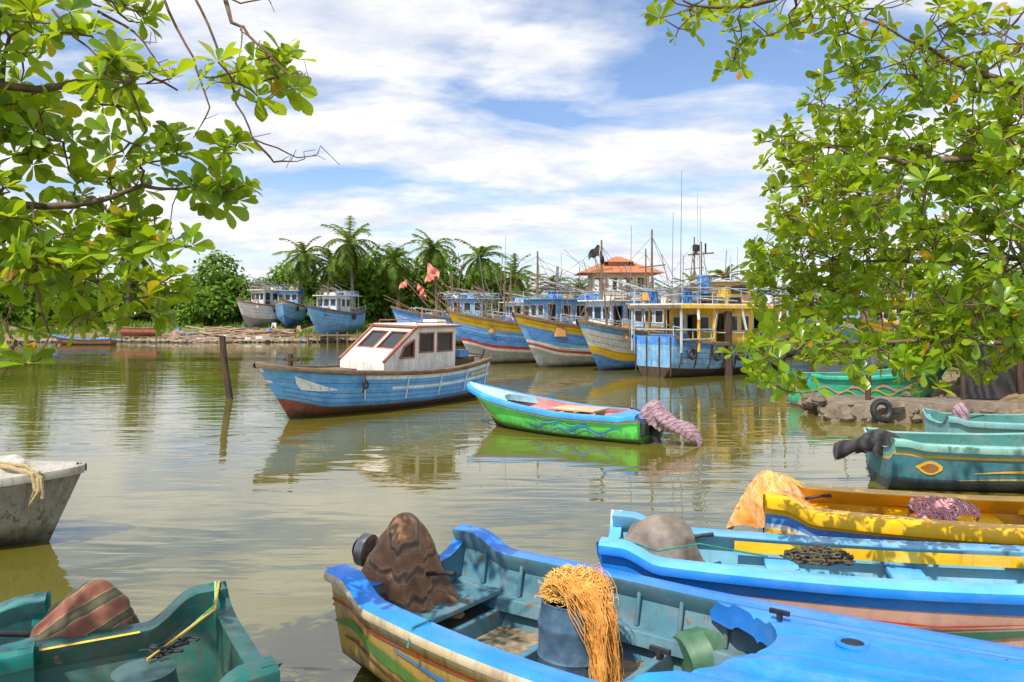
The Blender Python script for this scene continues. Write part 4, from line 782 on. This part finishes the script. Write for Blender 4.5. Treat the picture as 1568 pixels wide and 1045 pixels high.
for i,(x,y,H,fl) in enumerate([(-25.2,92.5,8.9,3.3),(-18.0,90.5,10.,4.),(-20.0,93,7.8,3.5),(-8.4,90,9.4,3.3),(-4.6,91,8.4,3.4),(.5,96,6.6,3.2),(5.6,104,5.6,3),(26,100,6.4,3),(-46,95,9.2,3.4),(-57,96,11.,3.6),(-13,92.5,8.2,3.4),(31,100,5.6,3),(17.5,102,5.4,3),(22.5,99,5.,2.8),(8.,100,5.,2.8)]): palm(x,y,.9,H,70+i,fl)
# ================================================================== NEAR TREES
LF=leafmat('almond_leaf',[(0,(.035,.10,.006)),(.25,(.075,.19,.010)),(.6,(.17,.33,.012)),(.93,(.33,.48,.018)),(.97,(.45,.45,.03)),(.987,(.6,.26,.02)),(1,(.45,.14,.02))],(.80,.92,.02),.47,.28,.5,.6)
def rosette(mb,c,ax,rr,ls):
    ax=ax.normalized(); u=ax.orthogonal().normalized(); v=ax.cross(u); n=rr.randint(6,10); ph=rr.random()*6.28; ls*=rr.uniform(.70,1.1)
    for k in range(n):
        a=ph+k*2.4+rr.uniform(-.25,.25); el=rr.uniform(.05,1.0); rad=(u*math.cos(a)+v*math.sin(a)); d=(rad*math.cos(el)+ax*math.sin(el)).normalized(); L=ls*rr.uniform(.6,1.15)*(1-.25*(el>.7)); W_=L*rr.uniform(.22,.29)
        sd_=d.cross(ax); sd_=(sd_.normalized() if sd_.length>.01 else u); sd_=(sd_+ax*rr.uniform(-.35,.35)).normalized(); nn=sd_.cross(d).normalized(); p=Vector(c)+d*L*.08; rows=[]; droop=rr.uniform(.1,.5)
        for f,wf in((0,.06),(.3,.42),(.55,.82),(.78,1.),(.93,.7),(1.02,.12)):
            ctr=p+d*L*f-nn*L*droop*f*f*.45; rows.append([ctr+sd_*W_*wf+nn*W_*wf*.22,ctr,ctr-sd_*W_*wf+nn*W_*wf*.22])
        mb.grid(rows)
def near_tree(name,base,trunk,limbs,blobs,seed,ls=.17,rad=.28,bare=(),dens=1.):
    rr=random.Random(seed); root=empty(name,base); b0=Vector(base); wm=MB(); lm=MB()
    tp=[Vector(p)-b0 for p in trunk]; wm.tube(tp,[rad*(1-.35*i/(len(tp)-1)) for i in range(len(tp))],0,14)
    lp=[]
    for lb in limbs:
        P=[Vector(p)-b0 for p in lb[0]]; pts=[]
        for i in range(len(P)-1):
            for k in range(6): q=P[i].lerp(P[i+1],k/6); pts.append(q+noise.noise_vector(q*1.3)*.14+noise.noise_vector(q*4)*.03)
        pts.append(P[-1]); r0,r1=lb[1],lb[2]; wm.tube(pts,[lerp(r0,r1,(i/(len(pts)-1))**.6) for i in range(len(pts))],0,9); lp+=[(p_,lerp(r0,r1,(i/(len(pts)-1))**.6)) for i,p_ in enumerate(pts)]
    for (x,y,z,rx,ry,rz,N) in blobs:
        c=Vector((x,y,z))-b0; near=min(lp,key=lambda q:(q[0]-c).length); a=near[0]; mid=a.lerp(c,.5)+V(rr.uniform(-.1,.1),rr.uniform(-.1,.1),rr.uniform(-.05,.15)); r0=min(near[1]*.6,.022)
        wm.tube([a,a.lerp(mid,.5)+noise.noise_vector(a*3)*.05,mid,mid.lerp(c,.5)+noise.noise_vector(c*3)*.06,c],[r0,r0*.85,r0*.7,r0*.5,.006],0,6); sp_=[a.lerp(mid,.6),mid,mid.lerp(c,.5),c]
        for k in range(int(N*dens)):
            d=V(rr.uniform(-1,1),rr.uniform(-1,1),rr.uniform(-1,1)); 
            while d.length>1: d=V(rr.uniform(-1,1),rr.uniform(-1,1),rr.uniform(-1,1))
            q=c+V(d.x*rx,d.y*ry,d.z*rz); s_=min(sp_,key=lambda t:(t-q).length); e=q-s_
            m_=s_+e*.5+V(rr.uniform(-.04,.04),rr.uniform(-.04,.04),-.04*e.length); wm.tube([s_,m_,q],[.008,.006,.0045],0,5,False)
            ax=(e.normalized()*.6+V(rr.uniform(-.5,.5),rr.uniform(-.5,.5),rr.uniform(.1,1.0))); rosette(lm,q,ax,rr,ls)
            sp_.append(q if rr.random()<.25 else m_)
    for P in bare:
        P=[Vector(p)-b0 for p in P]; pts=[]
        for i in range(len(P)-1):
            for k in range(4): q=P[i].lerp(P[i+1],k/4); pts.append(q+noise.noise_vector(q*6)*.025)
        pts.append(P[-1]); wm.tube(pts,[lerp(.010,.003,i/(len(pts)-1)) for i in range(len(pts))],0,5)
        for k in range(3):
            q=pts[rr.randrange(len(pts)//2,len(pts))]; wm.tube([q,q+V(rr.uniform(-.02,.08),0,rr.uniform(-.05,.06)),q+V(rr.uniform(.02,.14),0,rr.uniform(-.08,.08))],[.004,.003,.002],0,4)
    wm.obj('trunk_and_branches',[plain('almond_bark',(.07,.045,.03),(.24,.16,.11),12,.95,(1,1,1))],root,ang=60); lm.obj('leaves',[LF],root,ang=60)
LB=[(-2.97,4.72,.40,.26,14),(-2.5,4.92,.32,.16,9),(-3.1,4.3,.25,.22,8),(-1.62,4.68,.16,.26,10),(-1.66,4.38,.14,.12,6),(-2.97,4.1,.34,.22,14),(-2.68,4.43,.22,.14,7),(-2.2,4.35,.26,.16,10),(-2.27,4.02,.22,.15,9),(-1.98,3.84,.28,.16,12),(-2.72,3.78,.32,.2,15),(-2.8,3.45,.32,.18,15),(-2.36,3.5,.26,.13,12),(-3.1,3.25,.24,.22,14),(-2.6,3.27,.26,.13,13),(-2.18,3.16,.22,.12,10),(-2.43,3.02,.16,.08,6),(-2.95,2.98,.28,.11,11),(-1.98,3.40,.12,.08,3),(-3.5,4.2,.4,.6,22),(-3.6,3.4,.4,.5,26),(-2.75,2.72,.06,.05,1),(-3.2,3.65,.25,.25,13),(-3.3,4.75,.3,.3,14),(-1.9,4.12,.14,.1,4),(-2.5,4.65,.2,.12,5),(-3.15,2.85,.1,.08,3)]
near_tree('almond_tree',(-7.2,1.2,.9),[(-7.2,1.2,.7),(-7.,1.6,2.2),(-6.5,2.2,3.6),(-6.,2.8,4.6)],
 [([(-6.5,2.2,3.6),(-5.2,3.6,4.3),(-4,4.6,4.5),(-3.,5,4.45),(-2.5,5,4.5),(-2.1,5,4.4)],.08,.006),([(-6.7,2.,3.),(-5,3.8,3.5),(-3.8,4.8,3.6),(-2.9,5,3.7),(-2.3,5,3.85),(-2.0,5,3.8)],.07,.006),([(-6.,2.8,4.6),(-4.5,4,5.4),(-3,4.8,5.4),(-2.0,5,5.2),(-1.7,5,4.8)],.10,.009),([(-6.9,1.7,2.5),(-5,4,3.),(-3.8,4.9,3.3),(-2.9,5.1,3.25),(-2.3,5,3.1)],.06,.006),([(-6.,2.8,4.6),(-6.,2,6.5),(-5,1.5,8)],.12,.04)],
 [(x,5+((i*37)%7-3)*.13,z,rx,.32,rz,n_) for i,(x,z,rx,rz,n_) in enumerate(LB)]+[(-4.8,1.,7.8,1.6,1.5,.6,50),(-5.8,2.5,6.6,1.2,1.2,.6,35)],5,.165,.22,
 bare=[[(-2.1,5,5.2),(-1.9,5,4.8),(-1.75,5,4.4),(-1.62,5,4.1),(-1.35,5,3.99),(-1.22,5,4.0)],[(-1.7,5,4.8),(-1.5,5,4.6),(-1.4,5,4.48),(-1.33,5,4.52)],[(-1.75,5,4.4),(-1.55,5,4.32),(-1.42,5,4.42)],[(-2.0,5,5.1),(-1.7,5,4.95),(-1.5,5,5.0)],[(-2.2,5,5.0),(-2.0,5,4.6),(-1.9,5,4.3),(-2.0,5,4.1)],[(-2.6,5,4.9),(-2.3,5,4.7),(-2.15,5,4.45)],[(-1.62,5,4.1),(-1.5,5,3.95),(-1.3,5,3.97)],[(-3.0,5,3.2),(-2.9,5,2.85),(-3.05,5,2.65)],[(-3.3,5,3.1),(-3.1,5,2.8),(-3.2,5,2.6)],[(-2.9,5,4.9),(-2.6,5,4.6),(-2.3,5,4.5)],[(-2.4,5,4.4),(-2.3,5,4.15),(-2.45,5,3.95)]],dens=1.3)
RB=[(1.6,7,5.75,.35,.25,10),(2.04,7,5.45,.2,.28,9),(2.5,7,5.7,.3,.15,8),(3.0,7,5.55,.4,.35,18),(2.9,7.2,5.95,.8,.3,22),(3.6,7,5.3,.55,.5,38),(4.3,7,5.2,.6,.7,50),
 (2.78,8,4.75,.25,.2,9),(3.3,8,4.7,.45,.4,34),(2.62,7,4.42,.14,.1,4),(2.75,7,4.2,.22,.12,8),(3.2,7,4.1,.4,.35,34),(3.9,7.3,4.3,.6,.6,60),(4.6,7.2,4.2,.5,.7,52),
 (2.72,7.6,3.9,.2,.14,9),(3.0,8.5,3.7,.35,.3,26),(3.5,8.5,3.6,.5,.45,50),(2.95,9,3.55,.25,.25,16),(4.2,7.6,3.5,.55,.5,56),(4.7,7,3.3,.4,.6,46),
 (3.05,9,3.2,.25,.25,16),(3.4,8.2,3.1,.4,.35,36),(3.1,8,2.95,.25,.2,16),(2.5,7,2.78,.24,.13,12),(2.15,6.8,2.62,.17,.12,8),(2.35,6.8,2.42,.25,.14,12),(2.85,7,2.72,.3,.2,20),(3.3,7,2.65,.4,.2,26),(3.9,7,2.7,.5,.25,38),(4.4,7,2.75,.4,.35,38),(3.6,6.8,2.45,.15,.1,4),(3.9,6.6,3.1,.4,.3,22),(4.9,7.4,4.6,.5,1.2,46),(5.2,7,3.4,.5,.7,40),(4.1,6.2,4.6,.4,.4,16),(3.9,6,3.7,.3,.3,10),(3.8,9.5,4.4,.7,.7,80),(4.8,9.5,3.8,.8,.9,110),(5.4,9.5,4.9,.9,1.,100),(4.9,9,2.9,.7,.35,50),(4.2,9.5,5.6,.7,.5,46)]
near_tree('almond_tree',(10.4,8.3,1.0),[(10.4,8.3,.6),(10.2,8.2,2.),(9.6,8.,3.6),(9.,7.8,5)],
 [([(9.8,8.1,3.2),(8,7.7,4.2),(6,7.3,4.6),(4.5,7.2,4.5),(3.6,7.3,4.35),(3.,7.3,4.5)],.13,.008),([(9.,7.8,5),(7,7.3,6.2),(5,7,6.2),(3.3,7,5.95),(2.0,7,5.75),(1.5,7,5.75)],.12,.008),([(10,8.1,2.5),(8,7.8,3.1),(6,7.6,3.4),(4.5,7.8,3.6),(3.1,8.4,3.5)],.10,.008),([(10.2,8.2,1.9),(8,7.3,2.4),(6,7,2.6),(4.2,6.9,2.75),(2.9,6.9,2.7),(2.2,6.9,2.6)],.08,.007),([(9.,7.8,5),(8.8,8,7),(8,8,8.5)],.16,.05),([(6,7.3,4.6),(4.9,7.,4.9),(3.8,6.9,5.2),(3.2,6.9,5.5)],.06,.008),([(8.8,8,7),(6.5,5,7.6),(4.5,2.5,7.4),(2.5,1.,7.2)],.12,.03)],  # last limb: out of view overhead, added to dapple the foreground boat
 [(x,y+.2,z,rx,.75,rz,n_) for x,y,z,rx,rz,n_ in RB]+[(8,8,8.3,2.2,2,.8,50),(6.5,8,7.2,1.6,1.6,.6,40),(7.,8.5,5.,1.2,1.5,1.2,50),(3.2,1.2,7.4,1.5,1.,.5,26),(5.2,3.,7.6,1.4,1.2,.5,26),(1.2,.4,7.2,.9,.8,.4,12)],9,.155,.30,dens=1.15)  # final clumps along that overhead limb: unseen leaves, added for dappled shade
